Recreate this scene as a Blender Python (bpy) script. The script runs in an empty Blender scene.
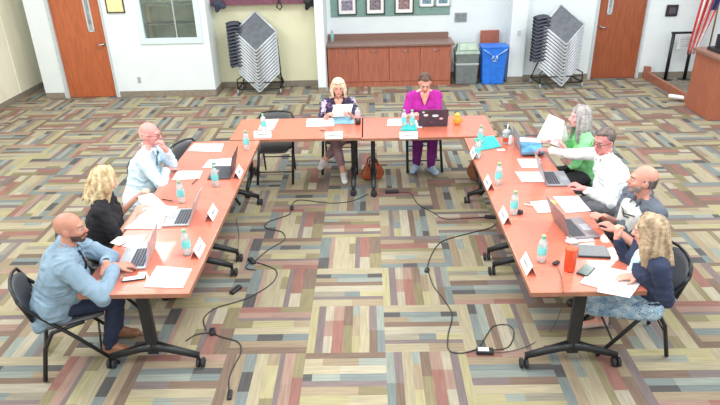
import bpy, bmesh, math, random
import numpy as np
from mathutils import Vector, Matrix, Quaternion
random.seed(7)
PI = math.pi
V = Vector
scene = bpy.context.scene
C = scene.collection

# ------------------------------------------------------------------ camera
PITCH, ROLL, YAW, FPX, CAMH = 4.47638091e-01, 2.66643782e-02, -2.09588274e-02, 605.378, 3.0445
_f = V((math.sin(YAW)*math.cos(PITCH), math.cos(YAW)*math.cos(PITCH), -math.sin(PITCH)))
_r = V((math.cos(YAW), -math.sin(YAW), 0)); _d = _f.cross(_r)
RI = math.cos(ROLL)*_r + math.sin(ROLL)*_d
DN = -math.sin(ROLL)*_r + math.cos(ROLL)*_d
cd = bpy.data.cameras.new('camera'); cam = bpy.data.objects.new('camera', cd); C.objects.link(cam)
cd.sensor_width = 36; cd.lens = FPX/720*36; cd.clip_start = .05; cd.clip_end = 100
m = Matrix((RI, -DN, -_f)).transposed().to_4x4(); m.translation = (0, 0, CAMH)
cam.matrix_world = m
scene.camera = cam

def at(u, v, z=0.745):
    """point of the place at height z that is seen at u, v"""
    d = RI*((u-360)/FPX) + DN*((v-202.5)/FPX) + _f
    t = (z-CAMH)/d.z
    return V((0, 0, CAMH)) + d*t

# ------------------------------------------------------------------ light
w = bpy.data.worlds.new('world'); scene.world = w; w.use_nodes = True
w.node_tree.nodes['Background'].inputs[0].default_value = (.93, .97, 1, 1)
w.node_tree.nodes['Background'].inputs[1].default_value = 0.62
def area(name, loc, sx, sy, power, col=(1, .98, .95), rot=(0, 0, 0)):
    l = bpy.data.lights.new(name, 'AREA'); l.shape = 'RECTANGLE'; l.size = sx; l.size_y = sy
    l.energy = power; l.color = col
    o = bpy.data.objects.new(name, l); C.objects.link(o); o.location = loc; o.rotation_euler = rot
for _x in (-4.2, 0, 4.2):
    for _y, _p in ((1.2, 52), (4.6, 58), (8.9, 44)):
        area('ceiling_panel', (_x, _y, 3.75), 1.3, 1.3, _p*1.0)
scene.view_settings.view_transform = 'Standard'
scene.view_settings.look = 'None'
scene.view_settings.gamma = 1
scene.view_settings.use_curve_mapping = False
scene.view_settings.exposure = 0.80

# ------------------------------------------------------------------ materials
MATS = {}
def srgb(c):
    if isinstance(c, str):
        c = [int(c[i:i+2], 16)/255 for i in (0, 2, 4)]
    return tuple((x/12.92 if x <= .04045 else ((x+.055)/1.055)**2.4) for x in c)
def M(name, col, rough=.6, metal=0., var=.06, scale=12., stretch=(1, 1, 1), bump=0., trans=0., emit=None, alpha=1., col2=None, spec=.5, coat=0.):
    if name in MATS: return MATS[name]
    mt = bpy.data.materials.new(name); mt.use_nodes = True
    nt = mt.node_tree; b = nt.nodes['Principled BSDF']
    c = srgb(col)
    tc = nt.nodes.new('ShaderNodeTexCoord'); mp = nt.nodes.new('ShaderNodeMapping')
    mp.inputs['Scale'].default_value = stretch
    nz = nt.nodes.new('ShaderNodeTexNoise'); nz.inputs['Scale'].default_value = scale; nz.inputs['Detail'].default_value = 4
    nt.links.new(tc.outputs['Object'], mp.inputs[0]); nt.links.new(mp.outputs[0], nz.inputs['Vector'])
    cr = nt.nodes.new('ShaderNodeValToRGB')
    lo = tuple(max(0, x*(1-var*2)) for x in c) if col2 is None else srgb(col2)
    hi = tuple(min(1, x*(1+var*2)) for x in c) if col2 is None else c
    cr.color_ramp.elements[0].color = (*lo, 1); cr.color_ramp.elements[1].color = (*hi, 1)
    cr.color_ramp.elements[0].position = .35; cr.color_ramp.elements[1].position = .65
    nt.links.new(nz.outputs[0], cr.inputs[0]); nt.links.new(cr.outputs[0], b.inputs['Base Color'])
    b.inputs['Roughness'].default_value = rough; b.inputs['Metallic'].default_value = metal
    b.inputs['Transmission Weight'].default_value = trans
    b.inputs['Specular IOR Level'].default_value = spec
    b.inputs['Coat Weight'].default_value = coat
    b.inputs['Alpha'].default_value = alpha
    if emit:
        b.inputs['Emission Color'].default_value = (*srgb(emit[0]), 1); b.inputs['Emission Strength'].default_value = emit[1]
    if bump:
        bp = nt.nodes.new('ShaderNodeBump'); bp.inputs['Strength'].default_value = bump; bp.inputs['Distance'].default_value = .02
        nt.links.new(nz.outputs[0], bp.inputs['Height']); nt.links.new(bp.outputs[0], b.inputs['Normal'])
    MATS[name] = mt
    return mt
white_wall = M('white_wall', 'e6eff2', .7, var=.01, scale=3)
yellow_wall = M('cream_wall', 'e9e8c8', .7, var=.01, scale=3)
panel_wall = M('panel_wall', 'f4eed8', .7, var=.03, scale=4, stretch=(1, 1, .2))
base_m = M('vinyl_base', '8f8678', .6, var=.05)
door_m = M('door_wood', 'b5623c', .4, var=.08, scale=6, stretch=(8, 8, .6))
door_m2 = M('door_wood_dark', '9c5638', .4, var=.08, scale=6, stretch=(8, 8, .6))
frame_m = M('frame_paint', 'c3cccf', .4, var=.02)
chrome = M('chrome', 'c8ccd0', .2, 1.0)
cab_m = M('cabinet_wood', 'a8644f', .45, var=.08, scale=5, stretch=(8, 8, .7))
counter_m = M('counter_laminate', '86695e', .35, var=.08, scale=60)
black_m = M('black_metal', '1b1d20', .4, var=.1)
blackp = M('black_plastic', '222327', .5, var=.1)
seat_m = M('chair_plastic', '55575b', .5, var=.12, scale=200)
top_m = M('table_laminate', 'd27862', .24, var=.03, scale=7, stretch=(1, 9, 1), coat=.3)
edge_m = M('table_edge', '94664f', .5)
rubber = M('rubber', '26272b', .7)
paper_m = M('paper', 'f3f3f1', .8, var=.01)
ink_m = M('ink', '8e949c', .8)
glass_m = M('bottle_plastic', 'e6f2f2', .2, trans=.6, var=.01)
label_m = M('teal_label', '74d6d6', .5, var=.05)
greencap = M('green_cap', '86bf98', .5)
silver = M('laptop_silver', 'b4b9bd', .35, .5)
darklap = M('laptop_dark', '54555c', .4, .3)
keys_m = M('keyboard_keys', '4b4e55', .6, var=.25, scale=120)
screen_m = M('screen_glow', '5c7fb8', .2, emit=('8f9fe0', .7))
screen_dk = M('screen_dark', '2a2e36', .15)
teal_m = M('teal_card', '36c2bd', .6, var=.03)
def skin(n, c): return M('skin_'+n, c, .5, var=.05, scale=9)

# ------------------------------------------------------------------ mesh helpers
def BM(): return bmesh.new()
def box(bm, c, s, R=None, mi=0):
    r = bmesh.ops.create_cube(bm, size=1)
    mat = Matrix.Translation(c) @ ((R.to_4x4()) if R is not None else Matrix.Identity(4)) @ Matrix.Diagonal((*s, 1))
    bmesh.ops.transform(bm, matrix=mat, verts=r['verts'])
    for f in {f for v in r['verts'] for f in v.link_faces}: f.material_index = mi
    return r['verts']
def bx(bm, x0, x1, y0, y1, z0, z1, mi=0):
    return box(bm, ((x0+x1)/2, (y0+y1)/2, (z0+z1)/2), (x1-x0, y1-y0, z1-z0), mi=mi)
def frame_of(d):
    d = d.normalized(); a = V((0, 0, 1)) if abs(d.z) < .9 else V((1, 0, 0))
    x = a.cross(d).normalized(); y = d.cross(x); return x, y, d
def tube(bm, pts, r, n=8, mi=0, flat=1.0):
    pts = [V(p) for p in pts]
    rs = r if isinstance(r, (list, tuple)) else [r]*len(pts)
    rings = []; px = None
    for i, p in enumerate(pts):
        if i == 0: d = pts[1]-p
        elif i == len(pts)-1: d = p-pts[i-1]
        else: d = (pts[i+1]-p).normalized()+(p-pts[i-1]).normalized()
        if d.length < 1e-9: d = V((0, 0, 1))
        x, y, d = frame_of(d)
        if px is not None:
            x = (px-d*px.dot(d)); 
            x = x.normalized() if x.length > 1e-6 else frame_of(d)[0]
            y = d.cross(x)
        px = x
        rings.append([bm.verts.new(p+x*math.cos(2*PI*k/n)*rs[i]+y*math.sin(2*PI*k/n)*rs[i]*flat) for k in range(n)])
    fs = []
    for a, b in zip(rings, rings[1:]):
        for k in range(n): fs.append(bm.faces.new((a[k], a[(k+1) % n], b[(k+1) % n], b[k])))
    fs.append(bm.faces.new(rings[0][::-1])); fs.append(bm.faces.new(rings[-1]))
    for f in fs: f.material_index = mi; f.smooth = n > 5
def lathe(bm, prof, c=(0, 0, 0), n=20, mi=0, R=None, caps=True):
    c = V(c); R = R or Matrix.Identity(3)
    rings = [[bm.verts.new(c+R@V((r*math.cos(2*PI*k/n), r*math.sin(2*PI*k/n), z))) for k in range(n)] for r, z in prof]
    for a, b in zip(rings, rings[1:]):
        for k in range(n):
            f = bm.faces.new((a[k], a[(k+1) % n], b[(k+1) % n], b[k])); f.smooth = True; f.material_index = mi
    if caps:
        bm.faces.new(rings[0][::-1]).material_index = mi; bm.faces.new(rings[-1]).material_index = mi
def prism(bm, poly, z0, z1, R=None, c=(0, 0, 0), mi=0):
    R = R or Matrix.Identity(3); c = V(c)
    a = [bm.verts.new(c+R@V((x, y, z0))) for x, y in poly]; b = [bm.verts.new(c+R@V((x, y, z1))) for x, y in poly]
    n = len(poly); fs = [bm.faces.new(a[::-1]), bm.faces.new(b)]
    for k in range(n): fs.append(bm.faces.new((a[k], a[(k+1) % n], b[(k+1) % n], b[k])))
    for f in fs: f.material_index = mi
def obj(name, bm, mats, parent=None, bevel=0, sub=0):
    me = bpy.data.meshes.new(name)
    bmesh.ops.recalc_face_normals(bm, faces=bm.faces[:])
    bm.to_mesh(me); bm.free()
    for mt in (mats if isinstance(mats, (list, tuple)) else [mats]): me.materials.append(mt)
    o = bpy.data.objects.new(name, me); C.objects.link(o)
    if parent: o.parent = parent
    if bevel:
        b = o.modifiers.new('bevel', 'BEVEL'); b.width = bevel; b.segments = 2; b.limit_method = 'ANGLE'
    if sub:
        s = o.modifiers.new('sub', 'SUBSURF'); s.levels = sub; s.render_levels = sub
    return o
def tag(o, label, cat, group=None, kind=None):
    o['label'] = label; o['category'] = cat
    if group: o['group'] = group
    if kind: o['kind'] = kind
    return o
def thing(name, label, cat, loc=(0, 0, 0), rotz=0, group=None):
    o = bpy.data.objects.new(name, None); C.objects.link(o); o.empty_display_size = .1
    o.location = loc; o.rotation_euler = (0, 0, rotz)
    return tag(o, label, cat, group)
def struct(name, bm, mt, parent=None, **k):
    o = obj(name, bm, mt, parent, **k)
    if not parent: o['kind'] = 'structure'
    return o
def dup(root, loc, rotz, label=None, group=None):
    r = root.copy(); C.objects.link(r); r.location = loc; r.rotation_euler = (0, 0, rotz)
    if label: r['label'] = label
    if group: r['group'] = group
    for ch in list(root.children):
        c = ch.copy(); C.objects.link(c); c.parent = r
        for g in ch.children:
            d = g.copy(); C.objects.link(d); d.parent = c
    return r

# ------------------------------------------------------------------ carpet
TS = .6096; CX0, CY0 = -.5218, 4.2932
PAL = {'c': 'c9c0a0', 'y': 'cac494', 't': 'b3a186', 'o': '98906c', 'r': 'a8706a', 'p': 'b9958a', 'm': '877a80', 'b': '856e62',
       's': '82959a', 'l': 'a3b3ae', 'd': '5c5d60', 'g': 'a7a393', 'w': 'd2ccb6'}
# every design: strips (width, [(length, colour) ...]) running up the tile
D = [
 [(1,[(9,'y')]),(1,[(9,'m')]),(1.1,[(3,'w'),(3,'p'),(3,'w')]),(1.4,[(6,'r'),(3,'p')]),(1.2,[(5,'o'),(4,'b')]),(1,[(3,'y'),(4,'t'),(2,'l')]),(1.2,[(9,'c')]),(1,[(4,'b'),(5,'m')]),(1,[(4,'s'),(5,'l')])],
 [(1.5,[(3,'d'),(6,'s')]),(.6,[(9,'p')]),(2.2,[(9,'c')]),(.9,[(4,'c'),(3,'o'),(2,'y')]),(.7,[(9,'m')]),(1.4,[(3,'w'),(6,'r')]),(1.7,[(4,'o'),(5,'b')])],
 [(.9,[(9,'b')]),(1.1,[(3,'l'),(4,'t'),(2,'c')]),(1.2,[(5,'w'),(4,'c')]),(1.0,[(5,'s'),(3,'l'),(1,'d')]),(.8,[(9,'m')]),(1.2,[(3,'o'),(6,'t')]),(1.3,[(4,'c'),(5,'y')]),(.8,[(9,'b')])],
 [(1,[(5,'r'),(4,'o')]),(1,[(4,'p'),(5,'p')]),(.5,[(9,'m')]),(1.2,[(2,'o'),(5,'y'),(2,'t')]),(1.1,[(9,'c')]),(1.1,[(3,'s'),(3,'d'),(3,'s')]),(1,[(9,'t')]),(1,[(3,'b'),(6,'b')])],
 [(1.3,[(9,'c')]),(.9,[(2,'d'),(5,'s'),(2,'d')]),(.9,[(6,'l'),(3,'t')]),(.8,[(9,'b')]),(1.2,[(9,'w')]),(1.0,[(3,'y'),(2,'s'),(4,'g')]),(.6,[(9,'m')]),(1.3,[(4,'t'),(5,'c')])],
 [(1.1,[(9,'y')]),(1,[(4,'g'),(2,'l'),(3,'y')]),(1.2,[(9,'c')]),(1.1,[(5,'b'),(4,'m')]),(1,[(3,'s'),(6,'l')]),(.9,[(3,'d'),(6,'s')]),(1.1,[(9,'t')]),(1,[(5,'p'),(4,'r')])],
 [(1,[(9,'m')]),(1.1,[(5,'t'),(4,'b')]),(1.4,[(3,'r'),(4,'r'),(2,'w')]),(.8,[(9,'o')]),(1,[(9,'c')]),(1,[(2,'w'),(3,'l'),(4,'c')]),(1.1,[(9,'t')]),(1,[(3,'s'),(2,'d'),(4,'s')])],
]
FIX = {(0,0):(0,0,0),(0,1):(4,1,0),(0,2):(1,0,0),(-1,0):(3,0,0),(1,0):(4,1,0),(1,1):(0,0,0),(1,2):(6,0,0),(-1,1):(1,0,0),(0,-1):(2,1,0),(-1,-1):(3,0,1),(1,-1):(0,0,1),(2,1):(5,0,0),(-1,2):(3,1,1),(2,-1):(5,1,1)}
def carpet():
    rnd = random.Random(11)
    vs, fs, cols = [], [], []
    tones = {}
    for k, v in PAL.items():      # worn yarn: every colour pulled towards the mean tone
        t = .15 if k == 'd' else .28
        rgb = [int(v[q:q+2], 16)/255 for q in (0, 2, 4)]
        tones[k] = srgb([(x*(1-t)+m_*t)*.82 for x, m_ in zip(rgb, (.66, .61, .52))])
    for i in range(-13, 15):
        for j in range(-9, 15):
            di, fl, fx = FIX.get((i, j+1), (rnd.randrange(len(D)), rnd.random() < .5, rnd.random() < .5))
            des = D[di]; tw = sum(s[0] for s in des)
            vert = (i+j) % 2 == 1
            a = 0
            cut = 0 if (i, j+1) in FIX else rnd.random()*.25-.12
            shade = rnd.uniform(.96, 1.04)
            for wd, segs in (des[::-1] if fx else des):
                a0, a1 = a/tw, (a+wd)/tw; a += wd
                tl = sum(s[0] for s in segs); b = 0
                sg = segs[::-1] if fl else segs
                for q, (ln, cc) in enumerate(sg):
                    b0, b1 = b/tl, (b+ln)/tl; b += ln
                    if q: b0 = min(max(b0+cut, .05), .95)
                    if q < len(sg)-1: b1 = min(max(b1+cut, .05), .95)
                    X0, X1, Y0, Y1 = (a0, a1, b0, b1) if vert else (b0, b1, 1-a1, 1-a0)
                    # thin thread lines inside every strip
                    k = len(vs)
                    for x, y in ((X0, Y0), (X1, Y0), (X1, Y1), (X0, Y1)):
                        vs.append((CX0+(i+x)*TS, CY0+(j-0+y)*TS, 0))
                    fs.append((k, k+1, k+2, k+3))
                    c = tones[cc]; s = shade*rnd.uniform(.93, 1.07)
                    cols += [(c[0]*s, c[1]*s, c[2]*s, 1 if vert else 0)]*4
    me = bpy.data.meshes.new('floor'); me.from_pydata(vs, [], fs)
    ca = me.color_attributes.new('yarn', 'FLOAT_COLOR', 'CORNER')
    ca.data.foreach_set('color', np.array(cols, dtype=np.float32).ravel())
    mt = bpy.data.materials.new('carpet_tiles'); mt.use_nodes = True; nt = mt.node_tree; b = nt.nodes['Principled BSDF']
    at_ = nt.nodes.new('ShaderNodeAttribute'); at_.attribute_name = 'yarn'
    tc = nt.nodes.new('ShaderNodeTexCoord'); mixs = []
    outs = []
    for sc in ((4, 60, 1), (60, 4, 1)):
        mp = nt.nodes.new('ShaderNodeMapping'); mp.inputs['Scale'].default_value = sc
        nz = nt.nodes.new('ShaderNodeTexNoise'); nz.inputs['Scale'].default_value = 1.0; nz.inputs['Detail'].default_value = 3
        nt.links.new(tc.outputs['Object'], mp.inputs[0]); nt.links.new(mp.outputs[0], nz.inputs['Vector']); outs.append(nz.outputs[0])
    mx = nt.nodes.new('ShaderNodeMix'); mx.data_type = 'FLOAT'
    nt.links.new(at_.outputs['Alpha'], mx.inputs[0]); nt.links.new(outs[0], mx.inputs[2]); nt.links.new(outs[1], mx.inputs[3])
    mr = nt.nodes.new('ShaderNodeMapRange'); mr.inputs[1].default_value = .3; mr.inputs[2].default_value = .7; mr.inputs[3].default_value = .84; mr.inputs[4].default_value = 1.12
    nt.links.new(mx.outputs[0], mr.inputs[0])
    vm = nt.nodes.new('ShaderNodeVectorMath'); vm.operation = 'SCALE'
    nt.links.new(at_.outputs['Color'], vm.inputs[0]); nt.links.new(mr.outputs[0], vm.inputs['Scale'])
    nt.links.new(vm.outputs[0], b.inputs['Base Color'])
    b.inputs['Roughness'].default_value = .95; b.inputs['Specular IOR Level'].default_value = .15
    me.materials.append(mt)
    o = bpy.data.objects.new('floor', me); C.objects.link(o); o['kind'] = 'structure'
carpet()

# ------------------------------------------------------------------ room shell
ZT = 3.6
YL = 11.12; YC = 11.10; YN = 11.66; YK = 12.1; YR = 11.72; YP = 11.6
bm = BM()
DX0, DX1 = -5.67, -4.75       # left door opening
WX0, WX1, WZ0, WZ1 = -4.08, -3.04, 1.02, 2.2
bx(bm, -6.10, DX0, YL, 12.4, 0, ZT)
bx(bm, DX1, WX0, YL, 12.4, 0, ZT)
bx(bm, WX1, -2.88, YL, 12.4, 0, ZT)
bx(bm, WX0, WX1, YL, 12.4, 0, WZ0)
bx(bm, WX0, WX1, YL, 12.4, WZ1, ZT)
bx(bm, WX0, WX1, YL+.5, 12.4, WZ0, WZ1)
bx(bm, DX0, DX1, YL, 12.4, 2.12, ZT); bx(bm, DX0, DX1, YL+.25, 12.4, 0, 2.12)
struct('wall_back_left', bm, white_wall)
bm = BM(); bx(bm, -2.88, -.95, YN, 12.4, 0, ZT); struct('wall_niche', bm, yellow_wall)
bm = BM(); bx(bm, -.95, -.80, YC, 12.4, 0, ZT); struct('wall_column', bm, white_wall)
bm = BM(); bx(bm, -.80, 2.66, YK, 12.4, 0, ZT); struct('wall_back', bm, white_wall)
bm = BM(); bx(bm, 2.66, 2.95, YP, 12.4, 0, ZT); struct('wall_column_right', bm, white_wall)
RX0, RX1 = 4.28, 5.17
bm = BM(); bx(bm, 2.95, RX0, YR, 12.4, 0, ZT); bx(bm, RX1, 9.5, YR, 12.4, 0, ZT); bx(bm, RX0, RX1, YR, 12.4, 2.12, ZT); bx(bm, RX0, RX1, YR+.2, 12.4, 0, 2.12)
struct('wall_back_right', bm, white_wall)
bm = BM(); bx(bm, -6.85, -6.62, -1, 12.4, 0, ZT)
for k in range(12):
    bx(bm, -6.625, -6.61, -.9+k*1.1, -.89+k*1.1, 0, ZT)
struct('wall_left', bm, panel_wall)
bm = BM(); bx(bm, -6.62, -6.10, 12.3, 12.4, 0, ZT); struct('wall_recess', bm, white_wall)
def baseb(name, x0, x1, y):
    bm = BM(); bx(bm, x0, x1, y-.012, y+.002, 0, .11); struct(name, bm, base_m, bevel=.003)
baseb('baseboard_1', -6.10, DX0-.07, YL); baseb('baseboard_2', DX1+.06, -2.88, YL); baseb('baseboard_3', -2.88, -.95, YN)
baseb('baseboard_4', -.95, -.80, YC); baseb('baseboard_5', 1.5, 2.66, YK); baseb('baseboard_6', 2.66, 2.95, YP)
baseb('baseboard_7', 2.95, RX0-.05, YR); baseb('baseboard_8', RX1+.05, 9.5, YR)
bm = BM(); bx(bm, -6.62, -6.605, -1, 12.3, 0, .1); struct('baseboard_left', bm, base_m)
bm = BM(); bx(bm, -2.882, -2.868, YL, YN, 0, .11); struct('baseboard_9', bm, base_m)

def door(name, x0, x1, y, mt, litex, hx, recess):
    bm = BM()
    d = thing(name, '', 'door'); del d['label']; del d['category']; d['kind'] = 'structure'
    z1 = 2.12
    bx(bm, x0-.045, x0+.01, y-.02, y+recess, 0, z1); bx(bm, x1-.01, x1+.03, y-.02, y+recess, 0, z1); bx(bm, x0-.045, x1+.03, y-.02, y+recess, z1, z1+.05)
    obj('door_frame', bm, frame_m, d, bevel=.004)
    bm = BM(); a, b = x0+.01, x1-.01; lx0, lx1 = litex; lz0, lz1 = 1.22, 1.95; Y0, Y1 = y+recess*.5, y+recess*.5+.045
    bx(bm, a, lx0, Y0, Y1, .01, z1); bx(bm, lx1, b, Y0, Y1, .01, z1); bx(bm, lx0, lx1, Y0, Y1, .01, lz0); bx(bm, lx0, lx1, Y0, Y1, lz1, z1)
    dl = obj('door_leaf', bm, mt, d)
    bm = BM()
    for X in (lx0, lx1): bx(bm, X-.012, X+.012, Y0-.01, Y1, lz0, lz1)
    for Z in (lz0, lz1): bx(bm, lx0-.012, lx1+.012, Y0-.01, Y1, Z-.012, Z+.012)
    obj('window_trim', bm, frame_m, dl)
    bm = BM(); bx(bm, lx0, lx1, Y0+.015, Y0+.022, lz0, lz1); obj('window_pane', bm, M('grey_glass', '9aa0a2', .15, var=.2, scale=6), dl)
    bm = BM(); R = Matrix.Rotation(PI/2, 3, 'X'); lathe(bm, [(.028, 0), (.028, .012), (.012, .016), (.012, .05)], (hx, Y0, .98), 14, R=R)
    s = 1 if hx < (x0+x1)/2 else -1
    tube(bm, [(hx, Y0-.05, .98), (hx+s*.05, Y0-.055, .98), (hx+s*.11, Y0-.045, .975)], .011)
    obj('door_handle', bm, chrome, dl)
door('door_1', DX0, DX1, YL, door_m, (-5.04, -4.95), -4.83, .06)
door('door_2', RX0, RX1, YR, door_m2, (4.46, 4.53), 4.37, .05)

# display window on the left
win = thing('window_1', '', ''); del win['label']; del win['category']; win['kind'] = 'structure'
bm = BM()
for X in (WX0, WX1): bx(bm, X-.05, X+.05, YL-.025, YL+.06, WZ0-.05, WZ1+.05)
for Z in (WZ0, WZ1): bx(bm, WX0+.05, WX1-.05, YL-.025, YL+.06, Z-.05, Z+.05)
obj('window_frame', bm, M('window_paint', 'd8ecec', .4, var=.01), win, bevel=.006)
bm = BM(); bx(bm, WX0, WX1, YL+.03, YL+.036, WZ0, WZ1); obj('window_pane', bm, M('case_glass', 'e8f4f0', .08, trans=.95, var=.0), win)
bm = BM(); bx(bm, -3.47, -3.455, YL+.02, YL+.045, WZ0, WZ1); obj('window_mullion', bm, frame_m, win)
bm = BM(); bx(bm, WX0+.001, WX1-.001, YL+.485, YL+.498, WZ0, WZ1); obj('case_back', bm, M('case_lining', 'c6c6b2', .8, var=.12, scale=3), win)
bm = BM()
for z in (1.28, 1.62): bx(bm, WX0+.002, WX1-.002, YL+.1, YL+.46, z, z+.02)
obj('shelf', bm, M('shelf_grey', '8f9488', .5), win)
bm = BM(); bx(bm, WX0+.02, WX0+.09, YL+.3, YL+.4, WZ0+.005, 1.6); tag(obj('cream_post', bm, M('tan_post', 'cdb98a', .6)), 'tan upright post inside the glazed display case', 'post')

# framed certificate, outlet, vent, wall plate
def framed(name, label, x, z, wd, ht, y, fr, mat, art, group=None, t=.03):
    o = thing(name, label, 'picture', (x, y, z), 0, group)
    bm = BM(); f = .018
    bx(bm, -wd/2, -wd/2+f, -t, 0, -ht/2, ht/2); bx(bm, wd/2-f, wd/2, -t, 0, -ht/2, ht/2); bx(bm, -wd/2, wd/2, -t, 0, ht/2-f, ht/2); bx(bm, -wd/2, wd/2, -t, 0, -ht/2, -ht/2+f)
    obj('picture_frame', bm, fr, o)
    bm = BM(); bx(bm, -wd/2+f, wd/2-f, -t*.5, -.002, -ht/2+f, ht/2-f); mo = obj('mat_board', bm, mat, o)
    if art:
        bm = BM(); bx(bm, -wd*.3, wd*.3, -t*.5-.003, -t*.5, -ht*.27, ht*.25); obj('photo_print', bm, art, mo)
    return o
framed('framed_certificate', 'yellow certificate in a dark frame right of the left door', -4.47, 1.74, .32, .42, YL, M('dark_frame', '4a3a3c', .4), M('cert_yellow', 'ece9a8', .6), None)
bm = BM(); bx(bm, -4.32, -4.25, YL-.008, YL, .26, .38); bx(bm, -4.297, -4.273, YL-.012, YL-.008, .33, .355, 1); bx(bm, -4.297, -4.273, YL-.012, YL-.008, .28, .305, 1)
tag(obj('wall_outlet', bm, [frame_m, M('slot_grey', '767c80', .5)], bevel=.002), 'small electrical outlet low on white wall beneath display window', 'outlet')
bm = BM(); bx(bm, 1.67, 1.90, YK-.02, YK, 1.08, 1.25, 0)
for k in range(6): bx(bm, 1.68, 1.89, YK-.028, YK-.02, 1.095+k*.025, 1.105+k*.025, 1)
tag(obj('wall_vent', bm, [M('vent_plate', '9aa2a6', .5), M('vent_slat', '7f878c', .5)]), 'square grey louvred plate on wall above the waste bins', 'vent')
bm = BM(); bx(bm, 5.52, 5.74, YR-.03, YR, 1.15, 1.36)
p = obj('wall_panel', bm, M('panel_black', '2f2a33', .3), bevel=.02); tag(p, 'small dark square panel on wall right of the right-hand door', 'panel')
bm = BM(); bx(bm, 5.57, 5.69, YR-.036, YR-.029, 1.2, 1.31); obj('panel_face', bm, M('panel_face', '55505c', .3), p)
bm = BM(); bx(bm, 2.78, 2.84, YP-.01, YP, .88, .98); tag(obj('wall_switch', bm, frame_m, bevel=.002), 'white switch plate on the narrow column beside the blue bin', 'switch')

# green board with five pictures
bm = BM(); bx(bm, -.72, 1.57, YK-.023, YK-.003, 1.22, 2.3)
tag(obj('pin_board', bm, M('green_felt', '7f9f98', .9, var=.04), bevel=.03), 'long grey-green pin board mounted above wooden cabinets', 'board')
bf = M('black_frame', '26262b', .35); art = [M('group_photo_'+str(k), c, .4, var=.5, scale=45, stretch=(1, 1, .6), col2=d) for k, (c, d) in enumerate((('b9a8b0', '4c5878'), ('a69aa0', '4a4654'), ('bd9f9c', '5a4250'), ('8fb4c8', '4f6a74'), ('8fb4c8', '46626a')))]
tops = [(-.40, .42, 'leftmost of the black-framed group photos on the green board'), (.14, .42, 'middle one of the black-framed group photos on the green board'), (.69, .42, 'rightmost of the black-framed group photos on the green board')]
for k, (x, wd, lb) in enumerate(tops):
    framed('framed_photo', lb, x, 1.44, .36, .36, YK-.025, bf, paper_m, art[k], 'black-framed photos on the pin board')
for k, (x, lb) in enumerate(((1.12, 'white-framed landscape photo next to the black-framed pictures'), (1.43, 'white-framed landscape photo nearest the right end of the board'))):
    framed('framed_photo', lb, x, 1.49, .28, .22, YK-.025, frame_m, paper_m, art[3+k], 'white-framed photos on the pin board')

# cabinets
CH = .80
x = -.78; cw = (1.55+.78)/4
first = None
for k in range(4):
    lb = ['cabinet unit at left end of the counter by the white column', 'second cabinet unit from the white column', 'third cabinet unit from the white column', 'cabinet unit at right end of the counter by the grey bin'][k]
    o = thing('base_cabinet', 'reddish wood '+lb, 'cabinet', (x+cw*(k+.5), 11.50, 0), 0, 'wooden base cabinets')
    bm = BM(); bx(bm, -cw/2, cw/2, 0, .54, .09, CH-.04); bx(bm, -cw/2, cw/2, -.012, .54, 0, .09); obj('body', bm, cab_m, o)
    bm = BM(); bx(bm, -cw/2+.004, cw/2-.004, -.02, 0, .10, CH-.05); dd = obj('door', bm, cab_m, o, bevel=.003)
    bm = BM(); tube(bm, [(-.06, -.02, CH-.12), (-.06, -.045, CH-.12), (.06, -.045, CH-.12), (.06, -.02, CH-.12)], .006); obj('handle', bm, chrome, dd)
bm = BM(); bx(bm, -.79, 1.60, 11.44, 12.09, CH-.04, CH)
wt = obj('countertop', bm, counter_m, bevel=.006); tag(wt, 'mauve-brown laminate counter running along the top of the cabinets', 'countertop')
bm = BM(); bx(bm, -.79, 1.55, 12.05, 12.095, CH, CH+.10); obj('backsplash', bm, counter_m, wt)

# ------------------------------------------------------------------ bottles and other small makers
def bottle_proto(kind='water'):
    o = thing('water_bottle', '', 'bottle')
    bm = BM(); s = 1.0
    lathe(bm, [(.028, 0), (.032, .006), (.032, .06), (.030, .075), (.032, .09), (.032, .14), (.026, .165), (.013, .185), (.013, .195)], n=16)
    obj('bottle_body', bm, glass_m, o)
    bm = BM(); lathe(bm, [(.0325, .062), (.033, .064), (.033, .118), (.0325, .12)], n=16); obj('bottle_label', bm, label_m, o)
    bm = BM(); lathe(bm, [(.0155, .19), (.0155, .208), (.012, .212)], n=12); obj('bottle_cap', bm, greencap, o)
    return o
proto_b = bottle_proto()
TZ = .745
botts = [(187.5, 254, 'clear water bottle on left wing by the bald man in blue jacket'),
 (182, 202, 'clear water bottle with teal label in front of blonde woman in black'),
 (216, 186, 'clear water bottle on left wing before man with tie'),
 (247, 149, 'clear water bottle on the inner left corner of the tables'),
 (264, 131, 'clear water bottle standing on sheets before empty chair of the far table'),
 (404, 127, 'clear water bottle on far table beside teal card, left one of the pair'),
 (412, 127, 'clear water bottle on far table beside teal card, right one of the pair'),
 (480, 144, 'clear water bottle standing on the teal folder at right corner'),
 (477.5, 158, 'clear water bottle in front of teal folder by the name card'),
 (498, 184, 'clear water bottle with teal label across from grey-haired woman in green'),
 (513.5, 214, 'clear water bottle with teal label beside black speaker puck on right wing'),
 (541, 261, 'clear water bottle nearest the camera on the right wing')]
for k, (u, v, lb) in enumerate(botts):
    p = at(u, v, TZ)
    if k == 0: proto_b.location = p; proto_b['label'] = lb; proto_b['group'] = 'water bottles on the tables'
    else: dup(proto_b, p, .4*k, lb, 'water bottles on the tables')
o = dup(proto_b, (-.70, 11.9, CH), 0, 'small green-labelled bottle on the left end of the cabinet counter', None)
if 'group' in o: del o['group']

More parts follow.
